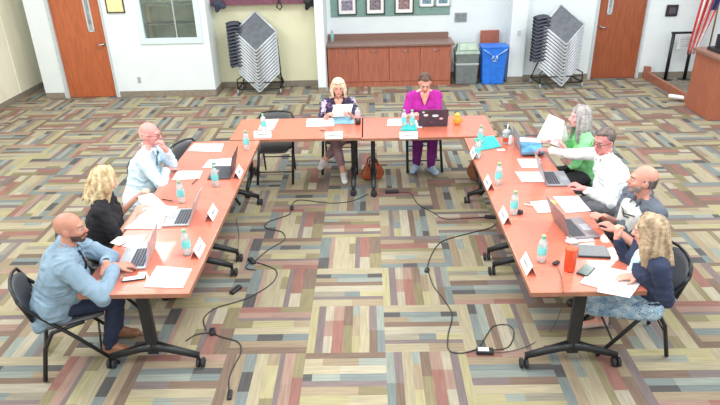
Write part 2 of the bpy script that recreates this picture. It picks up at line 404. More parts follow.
# ------------------------------------------------------------------ tables
def make_table():
    o = thing('folding_table', '', 'table')
    L, W = 1.52, .76
    bm = BM(); bx(bm, -W/2, W/2, -L/2, L/2, .712, .742); t = obj('tabletop', bm, top_m, o, bevel=.003)
    bm = BM()
    for sx in (-1, 1): bx(bm, sx*W/2-.004, sx*W/2+.004, -L/2, L/2, .709, .7405)
    for sy in (-1, 1): bx(bm, -W/2, W/2, sy*L/2-.004, sy*L/2+.004, .709, .7405)
    obj('edge_band', bm, edge_m, t)
    bm = BM(); bx(bm, -.03, .03, -L/2+.13, L/2-.13, .64, .69); bx(bm, -.26, .26, -L/2+.1, -L/2+.15, .685, .712); bx(bm, -.26, .26, L/2-.15, L/2-.1, .685, .712); obj('cross_rail', bm, black_m, o)
    for sy in (-1, 1):
        y = sy*(L/2-.13)
        bm = BM(); box(bm, (0, y, .42), (.085, .05, .57)); lg = obj('leg', bm, black_m, o, bevel=.01)
        bm = BM()
        for sx in (-1, 1):
            tube(bm, [(0, y, .20), (sx*.10, y, .175), (sx*.33, y, .105)], [.042, .032, .024], n=8)
        obj('foot_bar', bm, black_m, lg)
        for sx in (-1, 1):
            bm = BM(); tube(bm, [(sx*.32, y, .115), (sx*.32, y, .07)], .014)
            R = Matrix.Rotation(PI/2, 3, 'Y')
            for q in (-.018, .018): lathe(bm, [(.018, -.010), (.036, -.010), (.038, 0), (.036, .010), (.018, .010)], (sx*.335+q, y, .038), 16, R=R)
            obj('caster', bm, rubber, o)
    return o
tb = make_table()
tabs = [(-1.63, 4.18, 0, 'orange-brown table of the left wing nearest the camera, with silver laptop'),
        (-1.63, 5.70, 0, 'orange-brown table of the left wing touching the far tables'),
        (1.43, 4.13, .0, 'orange-brown table of the right wing nearest the camera, with orange tumbler'),
        (1.43, 5.65, .0, 'orange-brown table of the right wing with teal folder, touching the far tables'),
        (-.84, 6.87, PI/2, 'orange-brown far table in front of the woman in floral top'),
        (.66, 6.84, PI/2, 'orange-brown far table in front of the person in magenta')]
for k, (x, y, rz, lb) in enumerate(tabs):
    z = 0 if k < 4 else .0
    if k == 0: tb.location = (x, y, 0); tb['label'] = lb; tb['group'] = 'conference tables'
    else: dup(tb, (x, y, z), rz, lb, 'conference tables')

# ------------------------------------------------------------------ folding chairs
def make_chair():
    o = thing('folding_chair', '', 'chair')
    W = .215
    for sx in (-1, 1):
        bm = BM(); tube(bm, [(sx*W, -.265, .72), (sx*W, -.24, .66), (sx*W, 0, .36), (sx*(W+.005), .26, .012)], .013, flat=1.3); fr = obj('leg', bm, black_m, o)
        bm = BM(); tube(bm, [(sx*(W-.02), .10, .43), (sx*(W-.02), -.12, .40), (sx*(W-.02), -.19, .28), (sx*(W-.02), -.25, .012)], .012, flat=1.3); obj('leg', bm, black_m, o)
    bm = BM(); tube(bm, [(-W, .16, .14), (W, .16, .14)], .008); obj('stretcher', bm, black_m, o)
    bm = BM(); tube(bm, [(-W+.02, -.215, .2), (W-.02, -.215, .2)], .008); obj('stretcher', bm, black_m, o)
    bm = BM(); pts = []
    n = 12
    vs = []
    for i in range(n+1):
        a = i/n*2-1
        for j in range(7):
            b = j/6
            z = .50+b*.275; hw = W+.015-(.10*max(0, b-.55)**1.5*2.0)-(.02*(1-b))
            y = -.205-(z-.5)*.26 - .03*(1-a*a)
            ztop = z - (.05*(abs(a)**4) if b > .9 else 0) + (.035*abs(a)**3 if b < .1 else 0)
            vs.append(bm.verts.new((a*hw, y, ztop)))
    for i in range(n):
        for j in range(6):
            f = bm.faces.new((vs[i*7+j], vs[(i+1)*7+j], vs[(i+1)*7+j+1], vs[i*7+j+1])); f.smooth = True
    b = obj('backrest', bm, seat_m, o); s = b.modifiers.new('solid', 'SOLIDIFY'); s.thickness = .016
    bm = BM(); tube(bm, [(-W, -.21, .54), (-W, -.265, .72), (-W*.86, -.278, .77), (-W*.5, -.298, .783), (0, -.306, .786), (W*.5, -.298, .783), (W*.86, -.278, .77), (W, -.265, .72), (W, -.21, .54)], .0115); obj('back_frame', bm, black_m, o)
    bm = BM(); vs = []
    for i in range(13):
        a = i/12*2-1
        for j in range(9):
            t = j/8; y = -.16+t*.40; hw = W-.025-(.035*(t-.6)**2*6 if t > .6 else 0)
            vs.append(bm.verts.new((a*hw, y, .452-.014*(1-a*a)*(1-abs(t-.5))-(.02*max(0, t-.8)*5*.5))))
    for i in range(12):
        for j in range(8):
            f = bm.faces.new((vs[i*9+j], vs[(i+1)*9+j], vs[(i+1)*9+j+1], vs[i*9+j+1])); f.smooth = True
    b = obj('seat', bm, seat_m, o); s = b.modifiers.new('solid', 'SOLIDIFY'); s.thickness = .022; s.offset = -1
    return o
ch = make_chair()
def yawv(dx, dy): return math.atan2(-dx, dy)      # local +Y turned to (dx, dy)
def chair_by_back(u, v, dx, dy, z=.68):
    p = at(u, v, z); d = V((dx, dy, 0)).normalized(); p = p+d*.31
    return (p.x, p.y, yawv(dx, dy))
chairs = [(*chair_by_back(13, 293, .90, .42), 'black folding chair under the bald man in blue jacket'),
 (-2.27, 4.44, yawv(1, .15), 'black folding chair under the blonde woman in black'),
 (*chair_by_back(131, 172, 1, .1), 'black folding chair under the man in pale blue shirt and tie'),
 (*chair_by_back(180, 151, 1, -.45), 'empty black folding chair beyond the man in pale blue shirt'),
 (-1.19, 7.13, yawv(0, -1), 'empty black folding chair at far table beside woman in floral top'),
 (-.40, 7.42, yawv(0, -1), 'black folding chair under the woman in floral top'),
 (.69, 7.42, yawv(0, -1), 'black folding chair under the person in magenta'),
 (2.12, 5.80, yawv(-1, 0), 'black folding chair under the grey-haired woman in green'),
 (2.16, 4.98, yawv(-1, -.1), 'black folding chair under the man in white shirt'),
 (2.00, 4.32, yawv(-1, -.05), 'black folding chair under the balding man in grey polo'),
 (1.94, 3.80, yawv(-1, .08), 'black folding chair under the woman in navy cardigan')]
for k, (x, y, rz, lb) in enumerate(chairs):
    if k == 0: ch.location = (x, y, 0); ch.rotation_euler.z = rz; ch['label'] = lb; ch['group'] = 'folding chairs around the tables'
    else: dup(ch, (x, y, 0), rz, lb, 'folding chairs around the tables')

# ------------------------------------------------------------------ people
def rcone(bm, a, b, ra, rb, n=14, flat=1.0, up=None):
    """round-ended tapered limb segment; flat squashes it along 'up'"""
    a = V(a); b = V(b); d = b-a; L = max(d.length, 1e-5); dz = d.normalized() if d.length > 1e-5 else V((0, 0, 1))
    if up is None: x, y, _ = frame_of(dz)
    else:
        y = V(up)-dz*V(up).dot(dz); y = y.normalized() if y.length > 1e-4 else frame_of(dz)[1]; x = y.cross(dz)
    prof = []
    for i in range(5): t = -PI/2+PI/2*i/4; prof.append((ra*math.cos(t), ra*math.sin(t)))
    for i in range(5): t = PI/2*i/4; prof.append((rb*math.cos(t), L+rb*math.sin(t)))
    R = Matrix((x, y*flat, dz)).transposed()
    rings = [[bm.verts.new(a+R@V((max(r, 1e-4)*math.cos(2*PI*k/n), max(r, 1e-4)*math.sin(2*PI*k/n), z))) for k in range(n)] for r, z in prof]
    for p, q in zip(rings, rings[1:]):
        for k in range(n): bm.faces.new((p[k], p[(k+1) % n], q[(k+1) % n], q[k]))
    bm.faces.new(rings[0][::-1]); bm.faces.new(rings[-1])
def ell(bm, c, r, R=None, n=16):
    q = bmesh.ops.create_uvsphere(bm, u_segments=n, v_segments=n//2+2, radius=1)
    mat = Matrix.Translation(c) @ ((R.to_4x4()) if R is not None else Matrix.Identity(4)) @ Matrix.Diagonal((*r, 1))
    bmesh.ops.transform(bm, matrix=mat, verts=q['verts'])
from mathutils import noise
def fused(name, bm, mt, parent, inv, voxel=.008, smooth=4, fold=0., fs=9.):
    """one continuous skin grown over the overlapping volumes"""
    me = bpy.data.meshes.new(name); bmesh.ops.recalc_face_normals(bm, faces=bm.faces[:]); bm.to_mesh(me); bm.free()
    me.transform(inv)
    t = bpy.data.objects.new(name, me); C.objects.link(t)
    r = t.modifiers.new('r', 'REMESH'); r.mode = 'VOXEL'; r.voxel_size = voxel; r.use_smooth_shade = True
    if smooth:
        s = t.modifiers.new('s', 'SMOOTH'); s.iterations = smooth; s.factor = .5
    dg = bpy.context.evaluated_depsgraph_get(); ev = t.evaluated_get(dg)
    m2 = bpy.data.meshes.new_from_object(ev)
    bpy.data.objects.remove(t); bpy.data.meshes.remove(me)
    m2.materials.clear(); m2.materials.append(mt)
    if fold:
        nv = [v.normal.copy() for v in m2.vertices]
        for v, n_ in zip(m2.vertices, nv):
            q = v.co*fs; q = V((q.x, q.y, q.z*1.6)); w1 = noise.noise(q*.5)*2
            r_ = 1-abs(noise.noise(q+V((w1, w1*.7, -w1))))*2.4
            v.co += n_*max(-.0025, fold*(r_-.30))
    m2.shade_smooth()
    o = bpy.data.objects.new(name, m2); C.objects.link(o); o.parent = parent
    return o
def ik(a, b, l1, l2, pole):
    d = b-a; L = d.length
    if L > (l1+l2)*.995: b = a+d.normalized()*(l1+l2)*.995; d = b-a; L = d.length
    if L < abs(l1-l2)+.02: L = abs(l1-l2)+.02; b = a+d.normalized()*L; d = b-a
    x = (l1*l1-l2*l2+L*L)/(2*L); h = math.sqrt(max(0, l1*l1-x*x)); dn = d.normalized()
    p = V(pole); p = p-dn*p.dot(dn); p = p.normalized() if p.length > 1e-4 else frame_of(dn)[0]
    return a+dn*x+p*h, b
def hand(bm, w, d, n, side, curl=.35, sc=1.0, spread=.12):
    """w wrist, d direction of the fingers, n back-of-hand normal, side = +1 thumb along d x n"""
    d = V(d).normalized(); n = V(n); n = (n-d*n.dot(d)).normalized(); s = d.cross(n)*side
    k = sc
    rcone(bm, w-d*.01, w+d*.03*k, .024*k, .026*k, flat=.72, up=n)
    for i, (off, ln) in enumerate(((.031, .070), (.011, .076), (-.010, .072), (-.029, .060))):
        base = w+d*.085*k+s*off*k
        rcone(bm, w+d*.015*k+s*off*.6*k, base, .017*k, .0135*k, flat=.8, up=n)
        c = curl*(1+.12*i); p = base; a = 0; dirn = (d+s*(off*spread*10)).normalized()
        for q, (fr, rr) in enumerate(((.45, .0105), (.31, .0095), (.24, .0085))):
            a += c
            dd = dirn*math.cos(a)-n*math.sin(a)
            e = p+dd*ln*fr*k
            rcone(bm, p, e, rr*k, (rr-.0006)*k, n=10); p = e
    p0 = w+d*.022*k+s*.020*k
    p1 = p0+(d*.55+s*.75-n*.15).normalized()*.042*k; p2 = p1+(d*.85+s*.4-n*.25).normalized()*.034*k; p3 = p2+(d*.95+s*.05-n*.3).normalized()*.027*k
    rcone(bm, p0, p1, .017*k, .013*k, n=10); rcone(bm, p1, p2, .012*k, .0108*k, n=10); rcone(bm, p2, p3, .0105*k, .009*k, n=10)

def person(label, hip, face, head, look, sk, lh, rh, lf, rf, shirt, pants, shoe, hair=None, female=False, sleeve='long',
           lpole=None, rpole=None, lcurl=.35, rcurl=.35, lup=(0, 0, 1), rup=(0, 0, 1), ldir=None, rdir=None, skirt=None, knees=None,
           bulk=1.0, jacket=None, glasses=None, beard=None, tie=None, collar=None, toes=None, pantlen=1.0, neckline=0, tilt=0., hs=1.0, armk=1.0):
    hip = V(hip); F = V((face[0], face[1], 0)).normalized(); Rt = V((F.y, -F.x, 0))
    head = V(head); look = V(look).normalized()
    root = thing('person', label, 'person', (hip.x, hip.y, 0), yawv(F.x, F.y))
    bpy.context.view_layer.update()
    inv = (Matrix.Translation((hip.x, hip.y, 0)) @ Matrix.Rotation(yawv(F.x, F.y), 4, 'Z')).inverted()
    U0 = V((0, 0, 1))
    neck = head - U0*.135*hs - look*.035           # base of the neck
    S = (neck-hip); SL = S.length; S.normalize()
    Sf = Rt.cross(S)                      # torso front... sign fixed below
    Sf = S.cross(Rt)*-1 if S.cross(Rt).dot(F) < 0 else S.cross(Rt)
    sw = (.165 if female else .19)
    shl = neck - S*.075 - Rt*sw; shr = neck - S*.075 + Rt*sw
    tk = (.90 if female else 1.0)*bulk
    def torso(bm, g=0., full=True):
        m1 = hip+S*.10; ch = hip+S*(SL-.19)
        for s in (-1, 1):
            rcone(bm, hip+Rt*s*.085+S*.0, m1+Rt*s*.065, .105*tk+g, .098*tk+g, flat=.95, up=Sf)
            rcone(bm, m1+Rt*s*.065, ch+Rt*s*.08, .098*tk+g, .108*tk+g, flat=.92, up=Sf)
            rcone(bm, ch+Rt*s*.08, neck-S*.08+Rt*s*.09, .104*tk+g, .066*tk+g, flat=.9, up=Sf)
            rcone(bm, neck-S*(.01+min(g, .02)*1.6)+Rt*s*.04, (shl if s < 0 else shr), .043+g, .052*min(tk, 1.1)+g)
            if female: ell(bm, ch+Sf*.075+Rt*s*.075+S*.0, (.062+g, .062+g, .062+g))
        if bulk > 1.03: ell(bm, hip+S*.17+Sf*.06, (.15*tk+g, .11*tk+g, .14*tk+g), Matrix((Rt, Sf, S)).transposed())
    ul, fl_ = (.275, .235) if female else (.30*armk, .255*armk)
    dp = U0*-1 - F*.4
    le, lw = ik(shl, V(lh), ul, fl_, V(lpole) if lpole else dp-Rt*.5)
    re, rw = ik(shr, V(rh), ul, fl_, V(rpole) if rpole else dp+Rt*.5)
    ar = (.040, .033, .022) if female else (.047, .038, .027)
    def arm(bm, sh, e, w, g=0., upto=1.0, slv=False):
        a = ar
        if upto <= .5:
            rcone(bm, sh, sh.lerp(e, upto*2), (a[0]+.008)*1.05+g, a[0]+g+.004)
        else:
            rcone(bm, sh, e, (a[0]+.007)*1.05+g, a[1]+g+.002); t = (upto-.5)*2
            rcone(bm, e, e.lerp(w, t), a[1]+g, (a[1]*(1-t)+(a[2]+.003)*t)+g)
    # legs
    hl = hip-Rt*.09; hr = hip+Rt*.09
    tl, sl_ = (.40, .39) if female else (.43, .42)
    la = V(lf); ra = V(rf)                 # ankles
    if knees: kl = V(knees[0]); kr = V(knees[1])
    else:
        kl, la = ik(hl, la, tl, sl_, U0+F*.8); kr, ra = ik(hr, ra, tl, sl_, U0+F*.8)
    def leg(bm, h, k, a, g=0., upto=1.0):
        rcone(bm, h, k, (.082 if not female else .08)*min(tk, 1.08)+g, .056+g, n=16)
        rcone(bm, k, k.lerp(a, min(.45, upto)), .054+g, .050+g, n=16)
        if upto > .45:
            t = (upto-.45)/.55; rcone(bm, k.lerp(a, .45), k.lerp(a, upto), .050+g, (.05*(1-t)+.036*t)+g, n=16)
    toe = toes or (F, F)
    # body: one continuous surface
    bm = BM()
    torso(bm); arm(bm, shl, le, lw); arm(bm, shr, re, rw); leg(bm, hl, kl, la); leg(bm, hr, kr, ra)
    for a, td in ((la, toe[0]), (ra, toe[1])):
        td = V(td).normalized()
        rcone(bm, a-td*.02-U0*.035, a+td*.12-U0*.05, .034, .027, flat=.9)
        rcone(bm, a, a-U0*.03, .034, .033)
    ld = V(ldir) if ldir else (lw-le); rd = V(rdir) if rdir else (rw-re)
    hk = .90 if female else 1.0
    hand(bm, lw, ld, lup, -1, lcurl, hk); hand(bm, rw, rd, rup, 1, rcurl, hk)
    # neck + head
    HR = look.cross(U0).normalized(); HU = HR.cross(look).normalized()
    if tilt: q = Quaternion(look, tilt); HR = q@HR; HU = q@HU
    HM = Matrix((HR, look, HU)).transposed()
    k = hs*(.96 if female else 1.0)
    P = lambda x, y, z: head+HM@V((x*k, y*k, z*k))
    E3 = lambda c, r, b=bm: ell(b, P(*c), tuple(q*k for q in r), HM, 20)
    rcone(bm, neck-S*.03, P(0, -.02, -.07), .056 if not female else .046, .052 if not female else .043, n=18)
    E3((0, -.012, .025), (.074, .094, .088)); E3((0, .018, -.015), (.064, .075, .085)); E3((0, .03, -.06), (.050, .055, .048)); E3((0, .062, -.085), (.026, .025, .022))
    E3((0, .072, .028), (.046, .022, .018))                              # brow
    for s in (-1, 1):
        E3((s*.036, .060, -.022), (.022, .026, .022))                    # cheeks
        E3((s*.074, -.008, -.012), (.011, .020, .031))                   # ears
    rcone(bm, P(0, .086, .012), P(0, .106, -.022), .008*k, .014*k); E3((0, .098, -.026), (.017, .014, .011))
    E3((0, .085, -.052), (.024, .012, .007)); E3((0, .083, -.062), (.021, .012, .007))
    body = fused('body', bm, sk, root, inv, .0066, 2)
    # eyes, mouth, brows
    for s in (-1, 1):
        bm = BM(); q = bmesh.ops.create_uvsphere(bm, u_segments=14, v_segments=10, radius=.0125*k)
        bmesh.ops.transform(bm, matrix=Matrix.Translation(P(s*.031, .0755, .004)), verts=q['verts'])
        q = bmesh.ops.create_uvsphere(bm, u_segments=12, v_segments=8, radius=.0075*k)
        for f in {f for v in q['verts'] for f in v.link_faces}: f.material_index = 1
        bmesh.ops.transform(bm, matrix=Matrix.Translation(P(s*.031, .0825, .003)), verts=q['verts'])
        bmesh.ops.transform(bm, matrix=inv, verts=bm.verts[:])
        obj('eye', bm, [M('eye_white', 'b9aaa4', .3), M('iris', '5a463c', .3)], root)
    bm = BM(); tube(bm, [P(-.022, .094, -.058), P(-.008, .0985, -.056), P(.008, .0985, -.056), P(.022, .094, -.058)], .0042*k, n=6)
    bmesh.ops.transform(bm, matrix=inv, verts=bm.verts[:]); obj('mouth', bm, M('lips', 'a8564f', .5), root)
    hm = hair[1] if hair else M('brow_grey', '8a7a70', .8)
    for s in (-1, 1):
        bm = BM(); tube(bm, [P(s*.048, .080, .026), P(s*.03, .092, .031), P(s*.014, .0935, .027)], .0035*k, n=6)
        bmesh.ops.transform(bm, matrix=inv, verts=bm.verts[:]); obj('eyebrow', bm, hm, root)
    # hair
    if hair:
        kind, hmat = hair[0], hair[1]
        bm = BM()
        rnd = random.Random(hash(label) % 1000 if False else len(label))
        if kind == 'fringe':
            for a in range(-7, 8):
                t = a/7*1.75+PI*1.5          # around the back of the head
                x, y = math.cos(t)*.068, math.sin(t)*.087-.012
                rcone(bm, P(x, y, .026 - .012*abs(a)/7), P(x*.93, y*.93, -.05+.025*abs(a)/7), .0105*k, .009*k)
        elif kind == 'short':
            E3((0, -.028, .036), (.079, .090, .086), bm); E3((0, .020, .085), (.056, .044, .026), bm)
            for s in (-1, 1): rcone(bm, P(s*.070, -.02, .03), P(s*.066, -.035, -.035), .016*k, .010*k)
            for q in range(26):
                t = rnd.uniform(0, 2*PI); rr = rnd.uniform(.0, .9)
                rcone(bm, P(math.cos(t)*.06*rr, -.015+math.sin(t)*.07*rr, .105-.03*rr), P(math.cos(t)*.075*rr, .02+math.sin(t)*.085*rr, .122-.045*rr), .011*k, .006*k)
        elif kind in ('bob', 'long', 'wavy'):
            E3((0, -.022, .034), (.088, .100, .092), bm)
            L = {'bob': .16, 'long': .28, 'wavy': .22}[kind]
            N = 17
            for a in range(-N, N+1):
                t = a/N*2.28+PI*1.5
                if abs(a) == N: continue
                x, y = math.cos(t)*.084, math.sin(t)*.094-.010
                fr = abs(a)/N
                wv = rnd.uniform(-1, 1)
                ln = L*(1-.12*fr)*rnd.uniform(.88, 1.08)
                top = P(x*.55, y*.5+.01, .105)
                mid = P(x, y, .02)
                sway = .022*wv if kind == 'wavy' else .008*wv
                wf = 1.25 if kind == 'long' else 1.12
                e1 = P(x*wf+sway, y*1.10, .02-ln*.45); e2 = P(x*(wf-.08)-sway, y*1.12-(0 if fr > .6 else .015), .02-ln)
                r0 = .017 if kind != 'wavy' else .02
                rcone(bm, top, mid, r0*.8*k, r0*k); rcone(bm, mid, e1, r0*k, r0*.95*k); rcone(bm, e1, e2, r0*.95*k, .008*k)
            # bangs
            if len(hair) > 2 and hair[2]:
                for a in range(-5, 6):
                    x = a*.012; rcone(bm, P(x*.5, .03, .116), P(x*1.15, .080-.0011*a*a, .074), .011*k, .008*k)
            else:
                for s in (-1, 1):
                    rcone(bm, P(s*.012, .02, .122), P(s*.06, .055, .072), .014*k, .013*k); rcone(bm, P(s*.06, .055, .072), P(s*.078, .045, -.02), .013*k, .012*k)
        fused('hair', bm, hmat, root, inv, .0058, 1, fold=.004, fs=22)
    if beard:
        bm = BM(); 
        for a in range(-6, 7):
            t = a/6*1.35+PI/2; x, y = math.cos(t)*.056, math.sin(t)*.060+.014
            rcone(bm, P(x*1.05, y-.004, -.045), P(x*.8, y*.93, -.085+.01*abs(a)/6), .012*k, .012*k)
        for s in (-1, 1): rcone(bm, P(s*.005, .0925, -.043), P(s*.028, .083, -.05), .006*k, .006*k)
        E3((0, .062, -.088), (.032, .028, .02), bm)
        fused('beard', bm, beard, root, inv, .005, 1)
    if glasses:
        bm = BM()
        for s in (-1, 1):
            R3 = HM@Matrix.Rotation(PI/2, 3, 'X')
            pts = [P(s*.033+math.cos(t)*.022, .098, .002+math.sin(t)*.016) for t in [2*PI*q/14 for q in range(15)]]
            tube(bm, pts, .0026, n=5)
            tube(bm, [P(s*.055, .096, .006), P(s*.076, .06, .008), P(s*.080, -.005, .004)], .0026, n=5)
        tube(bm, [P(-.012, .1, .006), P(.012, .1, .006)], .0026, n=5)
        bmesh.ops.transform(bm, matrix=inv, verts=bm.verts[:]); obj('glasses', bm, glasses, root)
    # clothes
    g = .013 if not jacket else .022
    bm = BM(); torso(bm, g)
    up = {'long': .93, 'short': .40, 'elbow': .46, 'threequarter': .72}[sleeve]
    arm(bm, shl, le, lw, g*.8, up); arm(bm, shr, re, rw, g*.8, up)
    if jacket:
        for s in (-1, 1):
            rcone(bm, hip+Rt*s*.12+S*.05-Sf*.02, hip+Rt*s*.13-S*.13-Sf*.04, .12, .085, flat=.7, up=Sf)
            rcone(bm, hip+Rt*s*.10+S*.05+Sf*.06, hip+Rt*s*.13-S*.06+Sf*.10, .07, .05)
    cl = fused(jacket or 'shirt', bm, shirt, root, inv, .008, 4, fold=.009, fs=9)
    if collar:
        cm, ct = collar
        bm = BM()
        cc = neck+S*.012
        for s in (-1, 1):
            pts = [cc-Sf*.06+U0*.012, cc+Rt*s*.058-Sf*.015+U0*.010, cc+Rt*s*.045+Sf*.045-S*.01, cc+Rt*s*.012+Sf*.078-S*.035]
            tube(bm, pts, [.016, .016, .015, .010], n=8, flat=.55)
            rcone(bm, cc+Rt*s*.03+Sf*.062-S*.01, cc+Rt*s*.045+Sf*.095-S*.055, .014, .006)
        bmesh.ops.transform(bm, matrix=inv, verts=bm.verts[:])
        obj('collar', bm, cm, cl)
    if neckline:
        bm = BM(); a = neck+Sf*.050-S*.01
        for q in (-1, 1): rcone(bm, a+Rt*.030*q, a+Sf*.050-S*neckline, .028, .012, flat=.8, up=Sf)
        fused('neckline', bm, sk, body, inv, .006, 2)
    if tie:
        bm = BM(); a = neck+Sf*.095-S*.035; 
        ch = hip+S*(SL-.19)
        rcone(bm, a, a-S*.03, .016, .010, n=10); rcone(bm, a-S*.03, ch+Sf*(.125)-S*.03, .012, .024, n=10, flat=.35, up=Sf); rcone(bm, ch+Sf*.125-S*.03, ch+Sf*.118-S*.16, .024, .028, n=10, flat=.3, up=Sf)
        bmesh.ops.transform(bm, matrix=inv, verts=bm.verts[:]); obj('necktie', bm, tie, root)
    if skirt:
        bm = BM()
        for h, kk, s in ((hl, kl, -1), (hr, kr, 1)):
            rcone(bm, h+U0*.0, kk+F*.02, .118, .088, n=18); rcone(bm, kk+F*.02, kk+F*.01-U0*.13, .088, .092, n=18)
            rcone(bm, h-U0*.02+F*.15, kk-U0*.06-F*.05, .09, .085, n=18); rcone(bm, h-U0*.12+Rt*s*.05, kk-U0*.15+Rt*s*.03, .085, .09, n=18)
        rcone(bm, (hl+hr)/2+U0*.02, (kl+kr)/2, .13, .09, n=18); rcone(bm, (kl+kr)/2, (kl+kr)/2-U0*.13, .085, .09, n=18)
        fused('skirt', bm, skirt, root, inv, .009, 4, fold=.008, fs=7)
    else:
        bm = BM(); leg(bm, hl, kl, la, .012, pantlen); leg(bm, hr, kr, ra, .012, pantlen)
        for s in (-1, 1): rcone(bm, hip+Rt*s*.085-S*.0, hip+Rt*s*.075+S*.06, .114*min(tk, 1.1), .100*min(tk, 1.1), flat=.95, up=Sf)
        fused('trousers', bm, pants, root, inv, .009, 4, fold=.006, fs=8)
    for a, td in ((la, toe[0]), (ra, toe[1])):
        td = V(td).normalized(); bm = BM()
        if shoe[1] == 'flat':
            rcone(bm, a-td*.03-U0*.045, a+td*.13-U0*.058, .038, .032, flat=.8, n=14); rcone(bm, a-td*.04-U0*.02, a-td*.04-U0*.055, .034, .036)
        else:
            rcone(bm, a-td*.035-U0*.035, a+td*.14-U0*.048, .046, .038, flat=.9, n=14); rcone(bm, a-td*.025+U0*.0, a-td*.03-U0*.05, .046, .046); rcone(bm, a, a+td*.09-U0*.035, .042, .034)
        so = fused('shoe', bm, shoe[0], root, inv, .007, 2)
    return dict(root=root, neck=neck, S=S, Sf=Sf, Rt=Rt, inv=inv, shirt=cl, lw=lw, rw=rw, P=P, le=le, re=re)

def fabric(n, c, **k): 
    a = dict(rough=.85, var=.07, scale=9, bump=.5); a.update(k); return M('fabric_'+n, c, **a)
def pattern(name, cols, scale, rough=.85):
    mt = bpy.data.materials.new(name); mt.use_nodes = True; nt = mt.node_tree; b = nt.nodes['Principled BSDF']
    tc = nt.nodes.new('ShaderNodeTexCoord'); vo = nt.nodes.new('ShaderNodeTexVoronoi'); vo.inputs['Scale'].default_value = scale
    nz = nt.nodes.new('ShaderNodeTexNoise'); nz.inputs['Scale'].default_value = scale*1.3
    mx = nt.nodes.new('ShaderNodeMixRGB'); mx.inputs[0].default_value = .12
    nt.links.new(tc.outputs['Object'], mx.inputs[1]); nt.links.new(nz.outputs['Color'], mx.inputs[2]); nt.links.new(mx.outputs[0], vo.inputs['Vector'])
    sp = nt.nodes.new('ShaderNodeSeparateColor'); nt.links.new(vo.outputs['Color'], sp.inputs[0])
    cr = nt.nodes.new('ShaderNodeValToRGB'); cr.color_ramp.interpolation = 'CONSTANT'
    el = cr.color_ramp.elements
    while len(el) < len(cols): el.new(.5)
    for i, (p, c) in enumerate(cols): el[i].position = p; el[i].color = (*srgb(c), 1)
    nt.links.new(sp.outputs[0], cr.inputs[0]); nt.links.new(cr.outputs[0], b.inputs['Base Color']); b.inputs['Roughness'].default_value = rough
    return mt
sk_tan = skin('tan', 'bd8570'); sk_fair = skin('fair', 'dea794'); sk_pink = skin('pink', 'dc9a92'); sk_mid = skin('mid', 'cf9684'); sk_rose = skin('rose', 'd68d88'); sk_pale = skin('pale', 'e2aba6')
hairm = lambda n, c, c2: M('hair_'+n, c, .6, col2=c2, scale=30, stretch=(1, 1, .12), bump=.6)
hb = hairm('blonde', 'dfcba0', '9c8058'); hb2 = hairm('ash_blonde', 'c6ae8e', '87725a'); hb3 = hairm('light_blonde', 'ebe0c6', 'cbb894'); hg = hairm('grey', 'b4b0ae', '807c7b')
hbr = hairm('brown', '6b5040', '44332a'); hgb = hairm('grey_brown', '7b6c66', '4a4240')

# bald man in blue jacket
pd = person('bald dark-bearded man in light blue jacket, hands over a silver laptop', (-2.33, 3.64, .56), (.93, .36), at(70, 228, 1.13), (1, .12, -.05), sk_tan,
  at(106, 264, .83), at(115, 266, .81), (-2.05, 3.90, .09), (-2.03, 3.70, .09), fabric('chambray', '8099ab', var=.05), fabric('navy', '222c44'), (M('tan_leather', '8f6248', .5), 'shoe'),
  beard=M('beard_dark', '4a3a34', .9), jacket='jacket', bulk=1.22, armk=1.08, lpole=(.6, .3, -.5), rpole=(-.55, -1.0, .05), lcurl=.5, rcurl=.3, ldir=(.2, -.8, -.4), rdir=(.8, .45, -.15), collar=(fabric('chambray_collar', '7f9fb6'), 1), toes=((1, .1, 0), (1, -.05, 0)))
wd = pd['lw']-pd['le']; fx, fy, _z = frame_of(wd)
bm = BM(); tube(bm, [pd['lw']-wd.normalized()*.015+fx*.034*math.cos(2*PI*i/12)+fy*.034*math.sin(2*PI*i/12) for i in range(13)], .008, n=6)
bmesh.ops.transform(bm, matrix=pd['inv'], verts=bm.verts[:]); obj('wristwatch', bm, black_m, pd['root'])
n0 = pd['neck']; S, Sf, Rt = pd['S'], pd['Sf'], pd['Rt']
bm = BM(); tube(bm, [n0+Rt*.05+Sf*.07, n0+Rt*.03+Sf*.135-S*.10, n0+Sf*.165-S*.22, n0+Sf*.165-S*.30], .008, n=6)
bmesh.ops.transform(bm, matrix=pd['inv'], verts=bm.verts[:]); obj('lanyard', bm, blackp, pd['root'])
# blonde woman in black
person('woman with wavy blonde hair in black short-sleeved top reading papers', (-2.30, 4.44, .56), (1, .22), at(104, 180, 1.13), (.80, .62, -.42), sk_fair,
  at(137, 197, .84), at(134, 215, .79), (-1.90, 4.66, .09), (-1.80, 4.44, .09), fabric('black', '1a1a20'), fabric('charcoal', '26262c'), (M('shoe_black', '2a2528', .5), 'shoe'),
  hair=('wavy', hb), female=True, sleeve='elbow', lpole=(.1, .4, -.8), rpole=(-.4, -.9, -.6), lcurl=.6, rcurl=.3, bulk=1.08)
# man with tie
person('bald man with glasses in pale blue shirt and tie, hand raised to his chin', (-2.30, 5.42, .56), (1, .05), at(150, 134, 1.15), (1, -.1, -.12), sk_pink,
  at(166, 150, 1.03), at(166, 169, .80), (-1.86, 5.62, .09), (-1.88, 5.30, .09), fabric('pale_blue', 'c9e0ec', var=.03), fabric('slate', '3a3f4a'), (M('shoe_black', '2a2528', .5), 'shoe'),
  hair=('fringe', M('hair_white', 'd3a9a0', .7)), glasses=M('glasses_red', '8a3a44', .3), tie=fabric('tie_grey', '56677e'), collar=(fabric('pale_blue_c', 'd4e6f0', var=.02), 1),
  lpole=(1, -.2, -1.2), rpole=(.3, -.8, -.5), lcurl=.7, rcurl=.4, ldir=(-.25, -.1, .9), lup=(1, .2, .2), rdir=(.5, .8, 0), bulk=1.2)
